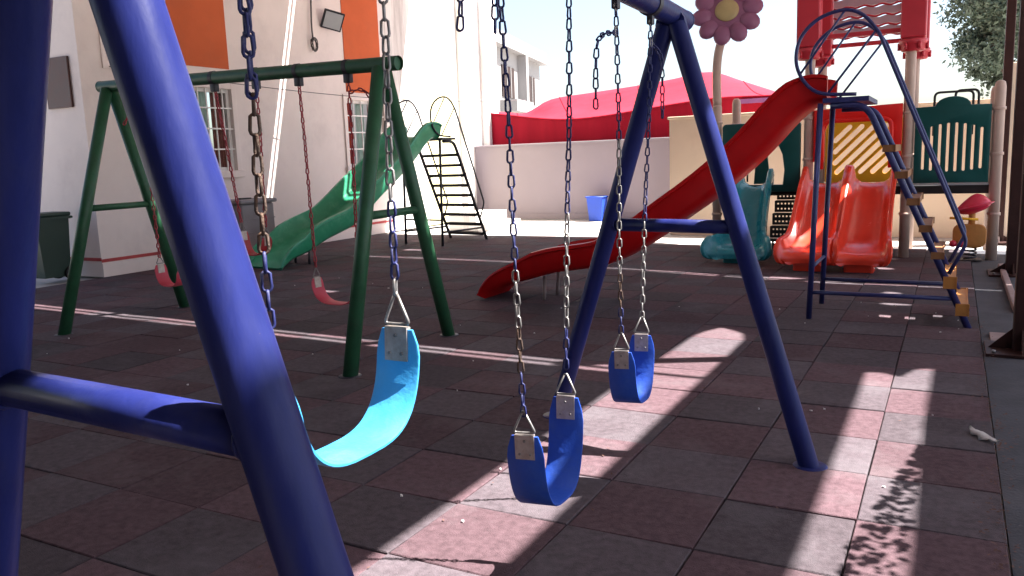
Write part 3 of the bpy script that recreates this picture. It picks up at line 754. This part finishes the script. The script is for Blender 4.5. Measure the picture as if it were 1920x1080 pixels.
# ================================================================== CLIMBING TOWER
def plastic_slide(parent, name, xc, w0, w1, y0, y1, ztop, zend, m, mid_lip=True):
    """moulded slide bed running towards -Y; w0 / w1: half widths at top and foot"""
    L = y0 - y1
    dz = ztop - zend
    base = [(0, ztop), (.08, ztop-.004), (.18, ztop-.10*dz), (.36, ztop-.42*dz), (.52, ztop-.72*dz), (.64, ztop-.90*dz), (.76, zend+.01), (.88, zend-.005), (.95, zend-.012), (.985, zend-.035), (1.0, zend-.075), (.992, zend-.13)]
    pts = spline([(a*L, b, 0) for a, b in base], 4); n = len(pts); mb = MB(); rings = []
    for i, p in enumerate(pts):
        t = (pts[min(i+1, n-1)] - pts[max(i-1, 0)]).normalized(); nn = Vector((0, t.y, t.x))
        f = i/(n-1); W = w0 + (w1-w0)*min(1, f/.8)**2.2
        if f > .84: W *= math.sqrt(max(.2, 1 - ((f-.84)/.16)**2*.42))
        o = Vector((xc, y0 - p.x, p.y)); h = .17*(1 - max(0, (f-.70)/.30)**1.3*.80)
        if f < .12: h = .17 + .07*math.sin(f/.12*math.pi)
        h = max(h, .03)
        prof = [(-W, h-.02), (-W+.012, h+.008), (-W+.05, h+.008), (-W+.07, h-.02), (-W+.10, .06), (-W+.16, .015), (0, 0), (W-.16, .015), (W-.10, .06), (W-.07, h-.02), (W-.05, h+.008), (W-.012, h+.008), (W, h-.02),
                (W-.01, .0), (W-.04, -.08), (0, -.075), (-W+.04, -.08), (-W+.01, .0)]
        rings.append([mb.bm.verts.new(o + Vector((a, 0, 0)) + nn*b) for a, b in prof])
    m_ = len(rings[0])
    for A_, B_ in zip(rings, rings[1:]):
        for j in range(m_):
            f = mb.bm.faces.new((A_[j], A_[(j+1) % m_], B_[(j+1) % m_], B_[j])); f.smooth = True
    mb.bm.faces.new(rings[0][::-1]); mb.bm.faces.new(rings[-1])
    o = put(name, mb, m, parent, autos=55)
    put('slide_foot', MB().box((xc-w1*.45, y1+.10, -.02), (xc+w1*.45, y1+.34, zend-.03), .03), m, o)
    return o

def tower():
    r = thing('climbing_tower', 'plastic climbing tower with tan posts, double red slide and teal slide', 'play tower', (-1.2, 12.7, 0))
    DK = .95; YF, YB = 12.1, 13.3
    def face(y): return lambda x, z, t: (x, y + t, z)
    # posts
    for x, y, top in ((-3.06, YF, 2.2), (-3.06, YB, 2.30), (-1.79, YF, 2.80), (-1.79, YB, 2.80), (-.55, YF, 2.75), (-.55, YB, 2.75), (.47, YF, 2.24), (.47, YB, 2.24)):
        p = put('post', MB().lathe([(0, -.02), (.066, -.02), (.066, top-.08), (.055, top-.02), (.03, top), (0, top+.004)], 20, (x, y, 0)), 'tan', r)
        for z in (.58, 1.34, 1.9):
            put('clamp', MB().lathe([(.066, z-.02), (.078, z-.018), (.078, z+.018), (.066, z+.02)], 18, (x, y, 0)), 'tan', p)
    # decks
    for x0, x1 in ((-3.0, -1.85), (-1.73, -.61), (-.49, .41)):
        put('deck', MB().box((x0, YF+.02, DK-.11), (x1, YB-.02, DK), .006), 'black', r)
    # right bay: barred green panel with an arched top
    out = [(-.47, .985), (.39, .985), (.39, 1.96), (.16, 1.965)] + [(-.04 + .20*math.cos(R(a)), 1.965 + .115*math.sin(R(a))) for a in range(10, 171, 16)] + [(-.24, 1.965), (-.47, 1.96)]
    holes = []
    for i in range(8):
        x = -.365 + i*.094; zt = 1.66 + .09*math.sin(math.pi*(i+.5)/8); zb = 1.17 - .04*math.sin(math.pi*(i+.5)/8)
        holes.append(rrect(x-.016, zb, x+.016, zt, .014, 3))
    put('barred_panel', plate2d(out, holes, .07, face(YF-.02), .012), 'plast_green', r, autos=40)
    for y, x0, x1 in ((YB, -.28, .20), (YB-.25, -.02, .26)):
        put('grab_handle', MB().tube(fillet([(x0, y, 1.6), (x0, y, 2.20), (x1, y, 2.20), (x1, y, 1.6)], .07, 5), .017, 10), 'black', r)
    # back panels of the right bay
    # middle bay: red hood in front, amber slotted panel behind
    out = [(-1.72, 1.30), (-1.58, 1.30), (-1.58, 1.70), (-1.54, 1.80), (-1.44, 1.86), (-.90, 1.86), (-.80, 1.80), (-.76, 1.70), (-.76, 1.30), (-.62, 1.30), (-.62, 2.03), (-1.72, 2.0)]
    hood = put('slide_hood', plate2d(out, [], .10, face(YF-.03), .02), 'plast_hood', r, autos=40)
    put('hood_rail', MB().tube(fillet([(-1.60, YF-.16, 1.20), (-1.60, YF-.16, 1.84), (-.74, YF-.16, 1.84), (-.74, YF-.16, 1.20)], .12, 6), .030, 12), 'plast_hood', hood)
    slots = []
    px0, px1, pz0, pz1 = -1.60, -.72, 1.10, 1.80
    for k in range(-3, 7):
        c0 = px0 + .03 + k*.165
        # slot running up to the right at 45 degrees: points (c0 + s, pz0 + s)
        s0 = max(0, px0 - c0); s1 = min(pz1 - pz0, px1 - c0)
        if s1 - s0 < .10: continue
        a = Vector((c0+s0+.02, pz0+s0+.02)); b = Vector((c0+s1-.02, pz0+s1-.02)); u = (b-a).normalized(); v = Vector((-u.y, u.x))*.034
        loop = []
        for cc, sgn in ((b, 1), (a, -1)):
            for i in range(7):
                an = R(-90 + 180*i/6); loop.append(tuple(cc + (u*math.cos(an)*.034 + Vector((-u.y, u.x))*math.sin(an)*.034)*sgn))
        slots.append(loop)
    put('slotted_panel', plate2d(rrect(-1.72, .96, -.62, 1.88, .03), slots, .05, face(YB-.03), .008), 'plast_yellow', r, autos=40)
    # roof sleeves, collars and slats
    for x in (-1.79, -.55):
        for y in (YF, YB):
            o = .02 if x > -1 else -.02
            s = put('roof_sleeve', MB().box((x-.15+o, y-.13, 2.84), (x+.15+o, y+.13, 4.35), .02), 'roofred', r)
            put('collar', MB().lathe([(.07, 2.68), (.13, 2.68), (.15, 2.70), (.15, 2.76), (.17, 2.77), (.17, 2.83), (.10, 2.84)], 12, (x+o, y, 0)), 'roofred', s)
            for a in range(0, 360, 60):
                put('bolt', MB().lathe([(0, 2.70), (.02, 2.70), (.02, 2.79), (0, 2.79)], 8, (x+o+.165*math.cos(R(a)), y+.165*math.sin(R(a)), 0)), 'roofred', s)
    for y in (YF, YB):
        put('roof_beam', MB().box((-1.66, y-.03, 2.93), (-.68, y+.03, 2.99), .008), 'roofred', r)
    for k in range(9):
        z = 3.08 + k*.14
        vs = []
        for i in range(25):
            x = -1.65 + .98*i/24; zz = z + .012*math.sin(i*1.1 + k)
            vs += [(x, YB-.03, zz), (x, YB-.03, zz+.105), (x, YB+.01, zz+.105), (x, YB+.01, zz)]
        fs = [(4*i+a, 4*i+(a+1) % 4, 4*i+4+(a+1) % 4, 4*i+4+a) for i in range(24) for a in range(4)] + [(0, 3, 2, 1), (96, 97, 98, 99)]
        put('roof_slat', MB().raw(vs, fs), 'roofslat', r)
        put('slat_edge', MB().tube([(-1.65 + .98*i/24, YB-.035, z - .018 + .014*math.sin(i*1.1 + k)) for i in range(25)], .014, 6), 'roofred', r)
    rf = MB().raw([(-2.1, YF-.3, 4.30), (-.25, YF-.3, 4.30), (-.25, YB+.3, 4.30), (-2.1, YB+.3, 4.30), (-1.17, YF-.3, 4.95), (-1.17, YB+.3, 4.95)], [(0, 1, 4), (1, 2, 5, 4), (2, 3, 5), (3, 0, 4, 5), (0, 3, 2, 1)])
    put('roof', rf, 'roofred', r)
    # left bay: dark green arched panel
    hole = [(-2.62, 1.0), (-2.12, 1.0), (-2.10, 1.2), (-2.13, 1.42), (-2.20, 1.58), (-2.32, 1.69), (-2.45, 1.73), (-2.60, 1.69), (-2.70, 1.58), (-2.76, 1.42), (-2.77, 1.2), (-2.74, 1.0)]
    out = rrect(-2.97, .90, -1.89, 1.87, .06)
    put('arched_panel', plate2d(out, [hole], .09, face(YF-.03), .015), 'plast_green', r, autos=40)
    put('back_fin', plate2d([(-2.78, .96), (-2.52, .96), (-2.62, 1.75), (-2.72, 1.75)], [], .05, face(YB), .01), 'plast_green', r)
    put('grab_handle', MB().tube(fillet([(-2.86, YB-.1, 1.0), (-2.86, YB-.1, 1.75), (-2.86, YB-.4, 1.75), (-2.86, YB-.4, 1.0)], .06, 4), .014, 8), 'black', r)
    # slides
    plastic_slide(r, 'slide_bed', -1.54, .305, .375, YF+.02, 10.36, 1.0, .24, 'plast_red')
    plastic_slide(r, 'slide_bed', -.955, .305, .375, YF+.02, 10.36, 1.0, .24, 'plast_red')
    plastic_slide(r, 'teal_slide', -2.50, .25, .47, YF+.02, 10.92, .98, .20, 'plast_teal')
    # flower on the left front post
    stem = spline([(-3.06, YF, 2.15), (-3.07, YF, 2.6), (-3.04, YF-.01, 2.9), (-2.96, YF-.02, 3.15)], 5)
    st = put('flower_stem', MB().tube(stem, .062, 14), 'tan', r)
    C_ = Vector((-2.90, YF-.10, 3.42)); fl = MB()
    tilt = Matrix.Translation(C_) @ Matrix.Rotation(R(10), 4, 'Z') @ Matrix.Rotation(R(72), 4, 'X')
    head = put('flower_head', MB().add((lambda t: (bmesh.ops.create_uvsphere(t, u_segments=28, v_segments=12, radius=1), [setattr(v, 'co', Vector((v.co.x*.36, v.co.y*.36, v.co.z*.07 - .02))) for v in t.verts], [setattr(f, 'smooth', True) for f in t.faces], t)[-1])(bmesh.new()), tilt), 'flower', r)
    for i in range(10):
        a = 2*math.pi*i/10 + .15; t = bmesh.new(); bmesh.ops.create_uvsphere(t, u_segments=14, v_segments=9, radius=1)
        for v in t.verts: v.co = Vector((v.co.x*.15, v.co.y*.125, v.co.z*.085))
        for f in t.faces: f.smooth = True
        put('petal', MB().add(t, tilt @ Matrix.Rotation(a, 4, 'Z') @ Matrix.Translation((.345, 0, 0))), 'flower', head)
    t = bmesh.new(); bmesh.ops.create_uvsphere(t, u_segments=22, v_segments=10, radius=1)
    for v in t.verts: v.co = Vector((v.co.x*.165, v.co.y*.165, v.co.z*.05 + .055))
    for f in t.faces: f.smooth = True
    put('flower_centre', MB().add(t, tilt), 'flower_c', head)
    # black perforated steps between the slides
    for k in range(5):
        z0 = .04 + k*.175; y = 12.16 + .17*k; x0, x1 = -2.34, -1.88
        holes = []
        for i in range(8):
            for j in range(2):
                hx = x0 + .05 + i*(x1-x0-.1)/7; hz = z0 + .05 + j*.075
                holes.append(rrect(hx-.012, hz-.013, hx+.012, hz+.013, .006, 1))
        stp = put('perforated_riser', plate2d(rrect(x0, z0, x1, z0+.165, .008, 2), holes, .01, lambda a, b, c, y=y: (a, y + c, b), .002), 'black', r)
        holes = []
        for i in range(8):
            for j in range(2):
                hx = x0 + .05 + i*(x1-x0-.1)/7; hy = y + .055 + j*.06
                holes.append(rrect(hx-.013, hy-.015, hx+.013, hy+.015, .006, 1))
        put('tread', plate2d(rrect(x0, y+.008, x1, y+.165, .008, 2), holes, .01, lambda a, b, c, z=z0: (a, b, z+.162 + c), .002), 'black', stp)
    return r
tower()

def rider():
    b = Vector((.18, 11.95, 0)); r = thing('spring_rider', 'small red and orange ride-on toy under the green barred panel', 'ride-on toy', b)
    put('body', plate2d(rrect(-.19, .16, .19, .46, .09, 5), [], .10, lambda x, z, t: (b.x+.03+x, b.y+t, z), .02), 'plast_orange', r, autos=40)
    put('handlebar', MB().tube([b + Vector((-.20, -.08, .545)), b + Vector((.12, -.06, .525))], .016, 10), 'plast_yellow', r)
    put('neck', MB().tube([b + Vector((.05, 0, .44)), b + Vector((.05, 0, .62))], .04, 12), 'plast_orange', r)
    t = bmesh.new(); bmesh.ops.create_uvsphere(t, u_segments=20, v_segments=12, radius=1)
    for v in t.verts:
        x, y, z = v.co; k = 1 - .45*max(0, z)
        v.co = Vector((b.x+.06+x*.20*k, b.y+y*.13*k, .69 + (z*.15 if z > 0 else z*.10) + .05*x))
    for f in t.faces: f.smooth = True
    put('seat', MB().add(t), 'toy_red', r)
    t = bmesh.new(); bmesh.ops.create_uvsphere(t, u_segments=20, v_segments=8, radius=1)
    for v in t.verts: v.co = Vector((b.x+.06+v.co.x*.235, b.y+v.co.y*.16, .685 + v.co.z*.028 + .06*v.co.x))
    for f in t.faces: f.smooth = True
    put('brim', MB().add(t), 'toy_red', r)
    for x in (-.15, -.05):
        t = bmesh.new(); bmesh.ops.create_uvsphere(t, u_segments=12, v_segments=8, radius=.045, matrix=Matrix.Translation(b + Vector((x, -.09, .215))))
        for f in t.faces: f.smooth = True
        put('foot_peg', MB().add(t), 'toy_red', r)
    sp = [b + Vector((.05 + .07*math.cos(i*.6), .07*math.sin(i*.6), .0 + i*.0045)) for i in range(38)]
    put('spring', MB().tube(sp, .011, 6), 'dark', r)
    put('base_plate', MB().box((b.x-.08, b.y-.12, .001), (b.x+.18, b.y+.12, .012)), 'dark', r)
rider()

# ================================================================== BINS
def bin_blue():
    b = Vector((-7.38, 18.0, -.03)); r = thing('waste_bin', 'open blue plastic bin standing against the lilac wall', 'bin', b)
    q = MB(); t = bmesh.new()
    def ring(w, dd, z): return [t.verts.new((b.x+sx*w, b.y+sy*dd, b.z+z)) for sx, sy in ((-1, -1), (1, -1), (1, 1), (-1, 1))]
    rs = [ring(.155, .13, 0), ring(.20, .165, .55), ring(.215, .18, .55), ring(.215, .18, .575), ring(.19, .155, .575), ring(.15, .125, .02)]
    t.faces.new(rs[0][::-1])
    for A_, B_ in zip(rs, rs[1:]):
        for j in range(4): t.faces.new((A_[j], A_[(j+1) % 4], B_[(j+1) % 4], B_[j]))
    t.faces.new(rs[-1]); put('bucket', q.add(t), 'bin_blue', r)
    put('rim', MB().tube([b + Vector((sx*.215, sy*.18, .57)) for sx, sy in ((-1, -1), (1, -1), (1, 1), (-1, 1))], .012, 8, closed=True), 'bin_blue', r)
bin_blue()
def bin_green():
    b = Vector((-11.36, 7.12, -.0)); r = thing('wheeled_bin', 'dark green wheeled bin at the left by the building corner', 'bin', b)
    q = MB(); t = bmesh.new()
    def ring(w, d0, d1, z): return [t.verts.new((b.x+sx*w, b.y+sy, b.z+z)) for sx, sy in ((-1, d0), (1, d0), (1, d1), (-1, d1))]
    rs = [ring(.14, -.18, .20, .06), ring(.175, -.25, .24, .88), ring(.195, -.28, .26, .88), ring(.195, -.28, .26, .92)]
    t.faces.new(rs[0][::-1])
    for A_, B_ in zip(rs, rs[1:]):
        for j in range(4): t.faces.new((A_[j], A_[(j+1) % 4], B_[(j+1) % 4], B_[j]))
    t.faces.new(rs[-1]); put('body', q.add(t), 'bin_green', r)
    put('lid', MB().box((b.x-.20, b.y-.29, .922), (b.x+.20, b.y+.27, .98), .02), 'bin_green', r)
    put('handle', MB().tube([(b.x-.16, b.y+.30, .9), (b.x+.16, b.y+.30, .9)], .018, 8), 'bin_green', r)
    for s in (-1, 1):
        w = MB().tube([(b.x+s*.14, b.y+.20, .10), (b.x+s*.19, b.y+.20, .10)], .10, 18); put('wheel', w, 'black', r, autos=40)
bin_green()
def storage():
    b = Vector((-10.42, 9.98, 0)); r = thing('storage_box', 'grey lidded storage box below the barred window', 'storage box', b)
    put('body', MB().box((b.x-.30, b.y-.36, .0), (b.x+.30, b.y+.36, .92), .025), 'bin_grey', r)
    for z in (.22, .44, .66):
        put('rib', MB().box((b.x-.305, b.y-.365, z), (b.x+.306, b.y+.366, z+.016), .004), 'bin_grey', r)
    put('lid', MB().box((b.x-.345, b.y-.41, .922), (b.x+.345, b.y+.41, .99), .028), 'bin_grey', r)
    put('lid_handle', MB().box((b.x-.05, b.y-.12, .9905), (b.x+.05, b.y+.12, 1.012), .008), 'black', r)
storage()

# ================================================================== BROWN POSTS, KERB, LITTER
def brown_post(x, y, w, label, flare, h=5.95):
    r = thing('canopy_post', label, 'post', (x, y, -.012), 'brown steel posts along the right edge')
    put('shaft', MB().box((x-w, y-w, -.012), (x+w, y+w, h), .012), 'post_brown', r)
    put('base_plate', MB().box((x-w-.17, y-w-.17, -.012), (x+w+.17, y+w+.17, .012), .003), 'post_brown', r)
    for dx, dy in ((-1, 0), (1, 0), (0, -1), (0, 1)):
        q = [Vector((x+dx*(w+.001), y+dy*(w+.001), .0125)), Vector((x+dx*(w+.15), y+dy*(w+.15), .0125)), Vector((x+dx*(w+.001), y+dy*(w+.001), flare))]
        n = Vector((-dy, dx, 0))*.008
        put('gusset', MB().raw([p+n for p in q] + [p-n for p in q], [(0,1,2),(5,4,3),(0,3,4,1),(1,4,5,2),(2,5,3,0)]), 'post_brown', r)
        put('bolt', MB().tube([(x+dx*.0+(w+.12)*(dx if dx else 1), y+(w+.12)*(dy if dy else -1), .012), (x+(w+.12)*(dx if dx else 1), y+(w+.12)*(dy if dy else -1), .03)], .014, 6), 'steel', r)
brown_post(.485, 6.78, .06, 'nearest brown steel post with a flared foot at the right edge', .16)
brown_post(.64, 10.8, .075, 'dark brown steel post between the near post and the far one', .12)
brown_post(.635, 14.2, .06, 'farthest and slimmest brown steel post beside the tan tower post', .10)
tag(put('kerb_stone', MB().box((.515, 8.35, -.012), (.575, 11.3, .05), .01), 'kerb', None, (.55, 9.6, -.01)), 'pale pink kerb strip lying along the paving at the right', 'kerb')
tag(put('paving_slab', MB().box((.30, 6.75, -.0119), (.95, 7.35, .008), .006), 'kerb', None, (.6, 7, -.01)), 'pinkish paving slab at the foot of the nearest brown post', 'slab')

def litter():
    rnd = random.Random(11); q = MB()
    def flake(x, y, s, z=.003):
        k = 6; a0 = rnd.uniform(0, 6); top = [(x + s*rnd.uniform(.5, 1)*math.cos(a0+6.283*i/k), y + s*rnd.uniform(.4, .8)*math.sin(a0+6.283*i/k), z + rnd.uniform(.002, .010)) for i in range(k)]
        bot = [(p[0], p[1], z) for p in top]
        q.raw(top + bot, [tuple(range(k)), tuple(range(2*k-1, k-1, -1))] + [(i, i+k, (i+1) % k + k, (i+1) % k) for i in range(k)])
    for i in range(60): flake(rnd.uniform(-8, .1), rnd.uniform(2.0, 8.5), rnd.choice((.005, .006, .008, .010, .016)))
    tag(put('paper_flecks', q, 'paper', None), 'tiny white paper flecks scattered over the rubber floor', 'litter', kind='stuff')
    q = MB(); q2 = q
    for i in range(700):
        y = rnd.uniform(2.4, 8.0); x = .24 + rnd.gauss(0, .035) + .03*math.sin(y*3); s = rnd.uniform(.004, .013); a = rnd.uniform(0, 6.28); t = rnd.uniform(-.4, .4); z = .004
        u = Vector((math.cos(a), math.sin(a), t*.5))*s; v = Vector((-math.sin(a), math.cos(a), .3*rnd.uniform(-1, 1)))*s*.5; c = Vector((x, y, z + .006))
        q.raw([c-u, c+v, c+u, c-v], [(0, 1, 2), (0, 2, 3)])
    for i in range(160):
        x = rnd.uniform(-6, .2); y = rnd.uniform(2, 9); s = rnd.uniform(.006, .013); a = rnd.uniform(0, 6.28); u = Vector((math.cos(a), math.sin(a), .2))*s; v = Vector((-math.sin(a), math.cos(a), .1))*s*.5; c = Vector((x, y, .008))
        q.raw([c-u, c+v, c+u, c-v], [(0, 1, 2), (0, 2, 3)])
    tag(put('leaf_litter', q, 'leaf_dry', None), 'dry brown leaf litter gathered along the edge of the rubber floor', 'leaves', kind='stuff')
    # crumpled paper
    vs = []; fs = []; n = 14
    for i in range(n+1):
        for j in range(5):
            u = i/n - .5; v = j/4 - .5
            v *= (1 - abs(2*u)**2.2*.75)*(1 + .25*math.sin(u*17))
            p = Vector((.19 + u*.12 + v*.045, 4.64 - u*.19 + v*.06, .012 + .014*noise.noise(Vector((u*9, v*7, 2))) + .012*(1 - (2*v)**2)))
            vs.append(p)
    for i in range(n):
        for j in range(4): fs.append((i*5+j, i*5+j+1, (i+1)*5+j+1, (i+1)*5+j))
    m = MB().raw(vs, fs, True); bmesh.ops.solidify(m.bm, geom=m.bm.faces[:], thickness=.004)
    tag(put('paper_scrap', m, 'paper', None, (.19, 4.64, 0)), 'crumpled white paper scrap at the right edge of the rubber floor', 'paper')
litter()

# ================================================================== SHADE CANOPY OVERHEAD
HC = 6.0; SX, SY = KX*HC, KY*HC        # where the canopy's shade falls: moved by -SX, -SY
def canopy():
    grp = 'shade cloth panels stretched over the yard'
    def sheet(label, outline, holes):
        up = lambda x, y, t: (x + SX, y + SY, HC + t + .03*math.sin(x*.9) * math.sin(y*1.1))
        m = plate2d(outline, holes, .006, up, .001)
        o = put('shade_cloth', m, 'cloth', None, (outline[0][0]+SX, outline[0][1]+SY, HC)); tag(o, label, 'shade cloth', grp)
    XL = -14.15; XR = 2.6
    rnd = random.Random(2)
    def wav(a, b, n, amp):
        return [(a[0] + (b[0]-a[0])*i/n + (rnd.uniform(-amp, amp) if 0 < i < n else 0), a[1] + (b[1]-a[1])*i/n + (rnd.uniform(-amp, amp) if 0 < i < n else 0)) for i in range(n+1)]
    def gapline(x): return 5.30 - .045*(x + 2.3)
    # front row
    sheet('shade cloth over the green swings', [(-14.15, -5.3), (-2.0, -5.3), (-1.88, gapline(-1.86)-.08), (-14.15, gapline(-14.15)-.08)], [])
    sheet('narrow shade cloth over the blue swings', [(-1.42, -5.3), (-.44, -5.3), (-.45, gapline(-.45)-.08), (-1.42, gapline(-1.42)-.08)], [])
    edge = [(-.085, gapline(-.085)-.08)] + wav((-.085, 5.2), (-.09, 3.0), 10, .004) + [(-.10, -5.3)]
    sheet('shade cloth over the paved right border', edge + [(XR, -5.3), (XR, gapline(XR)-.08)], [])
    # middle row with two notches
    def g2(x): return 10.55 - .05*(x + 6.0) if x < -6 else (10.0 - .18*(x + 3.0) if x < -1.4 else 9.68 - .02*(x+1.4))
    mid = [(XL, gapline(XL)+.085), (-1.86, gapline(-1.86)+.085)] + [(-1.84, 6.55), (-1.80, 6.72), (-1.72, 6.90), (-1.60, 6.82), (-1.50, 6.72), (-1.44, 6.5)] + [(-1.42, gapline(-1.42)-.078), (-.45, gapline(-.45)-.078), (-.46, 5.78), (-.36, 5.80), (-.25, 5.72), (-.16, 5.98), (-.07, 6.02), (-.085, gapline(-.085)-.078), (XR, gapline(XR)-.078), (XR, g2(XR)-.03)] + [(x, g2(x)-.06 + rnd.uniform(-.02, .02)) for x in (.2, -.2, -.9, -1.2, -1.6, -2.2, -2.9, -3.6, -4.4, -5.2, -6.0, -6.7, -7.4, -8.2)] + [(XL, g2(XL)-.08)]
    def blob(cx, cy, rx, ry, rot=0):
        n = 11; out = []
        for i in range(n):
            a = 2*math.pi*i/n; k = rnd.uniform(.65, 1.2); x, y_ = rx*k*math.cos(a), ry*k*math.sin(a); out.append((cx + x*math.cos(rot) - y_*math.sin(rot), cy + x*math.sin(rot) + y_*math.cos(rot)))
        return out
    sheet('broad shade cloth over the red slide', mid, [blob(-.36, 7.80, .20, .05, -.1), blob(-.45, 8.45, .13, .05), blob(-.10, 7.95, .10, .04), blob(-6.6, 7.5, .18, .06), blob(-.5, 9.1, .10, .05)])
    top = [(XL, g2(XL)+.08)] + [(x, g2(x)+.06 + rnd.uniform(-.02, .02)) for x in (-8.2, -7.4, -6.7, -6.0, -5.2, -4.4, -3.6, -2.9)] + [(-2.2, g2(-2.2)+.05), (-1.7, g2(-1.7)+.16), (-1.2, g2(-1.2)+.13), (-.9, g2(-.9)-.03), (.2, g2(.2)-.035), (XR, g2(XR)-.025), (XR, 12.6), (-2.0, 12.9), (-3.8, 13.35), (-5.0, 13.95), (-8, 14.25), (XL, 14.6)]
    sheet('farthest shade cloth over the climbing tower', top, [blob(-1.78, 11.0, .10, .42, -.25), blob(-8.2, 11.6, .25, .10), blob(-.8, 11.9, .22, .07), blob(-.75, 10.9, .14, .08), blob(-9.0, 12.9, .2, .09)])
    # steel pipes that carry the cloths, from the building wall to the posts
    for fn, lab in ((lambda x: gapline(x) + .005, 'steel pipe carrying the shade cloths over the blue swings'), (g2, 'steel pipe carrying the shade cloths over the red slide')):
        pts = [(x + SX, fn(x) + SY, HC + .02) for x in [XL + .1] + [-12 + .5*i for i in range(23)]]
        tag(put('canopy_pipe', MB().tube(pts, .030, 10), 'post_brown', None, pts[0]), lab, 'pipe', 'steel pipes under the shade cloths')
    tag(put('canopy_pipe', MB().tube([(.62, -5, HC+.13), (.62, 17.5, HC+.13)], .045, 10), 'post_brown', None, (.62, 6, HC)), 'long steel pipe joining the tops of the brown posts', 'pipe', 'steel pipes under the shade cloths')
canopy()

def vine():
    z0 = 2.3; ox, oy = KX*z0, KY*z0; rnd = random.Random(9)
    r = thing('climbing_vine', 'leafy vine strung overhead along the paved right border', 'vine', (ox - .1, 1.0 + oy, z0))
    W = MB().tube([(ox - .045 + .01*math.sin(y), y + oy, z0 + .03) for y in [-1 + .5*i for i in range(13)]], .008, 6)
    q = MB(); y = 4.42
    for i in range(620):
        y = rnd.uniform(.2, 4.42); wd = .21*min(1, max(0, (4.46 - y)/1.35)); x = -.085 - wd*rnd.random()**.8
        z = z0 + rnd.uniform(-.10, .06); c = Vector((x + KX*z, y + KY*z, z)); a = rnd.uniform(0, 6.28); s_ = rnd.uniform(.016, .030)
        u = Vector((math.cos(a), math.sin(a), rnd.uniform(-.4, .4)))*s_; v = Vector((-math.sin(a), math.cos(a), rnd.uniform(-.4, .4)))*s_*.75
        q.raw([c-u, c-u*.3+v, c+u*.5+v*.7, c+u, c+u*.5-v*.7, c-u*.3-v], [(0, 1, 2, 3), (0, 3, 4, 5)])
        if i % 6 == 0: W.tube([c, (c + Vector((ox - .085, y + oy, z0 + .03)))/2 + Vector((0, 0, .02)), (ox - .085, y + oy, z0 + .03)], .003, 4)
    put('stem', W, 'bark', r); put('leaves', q, 'vine', r)
vine()
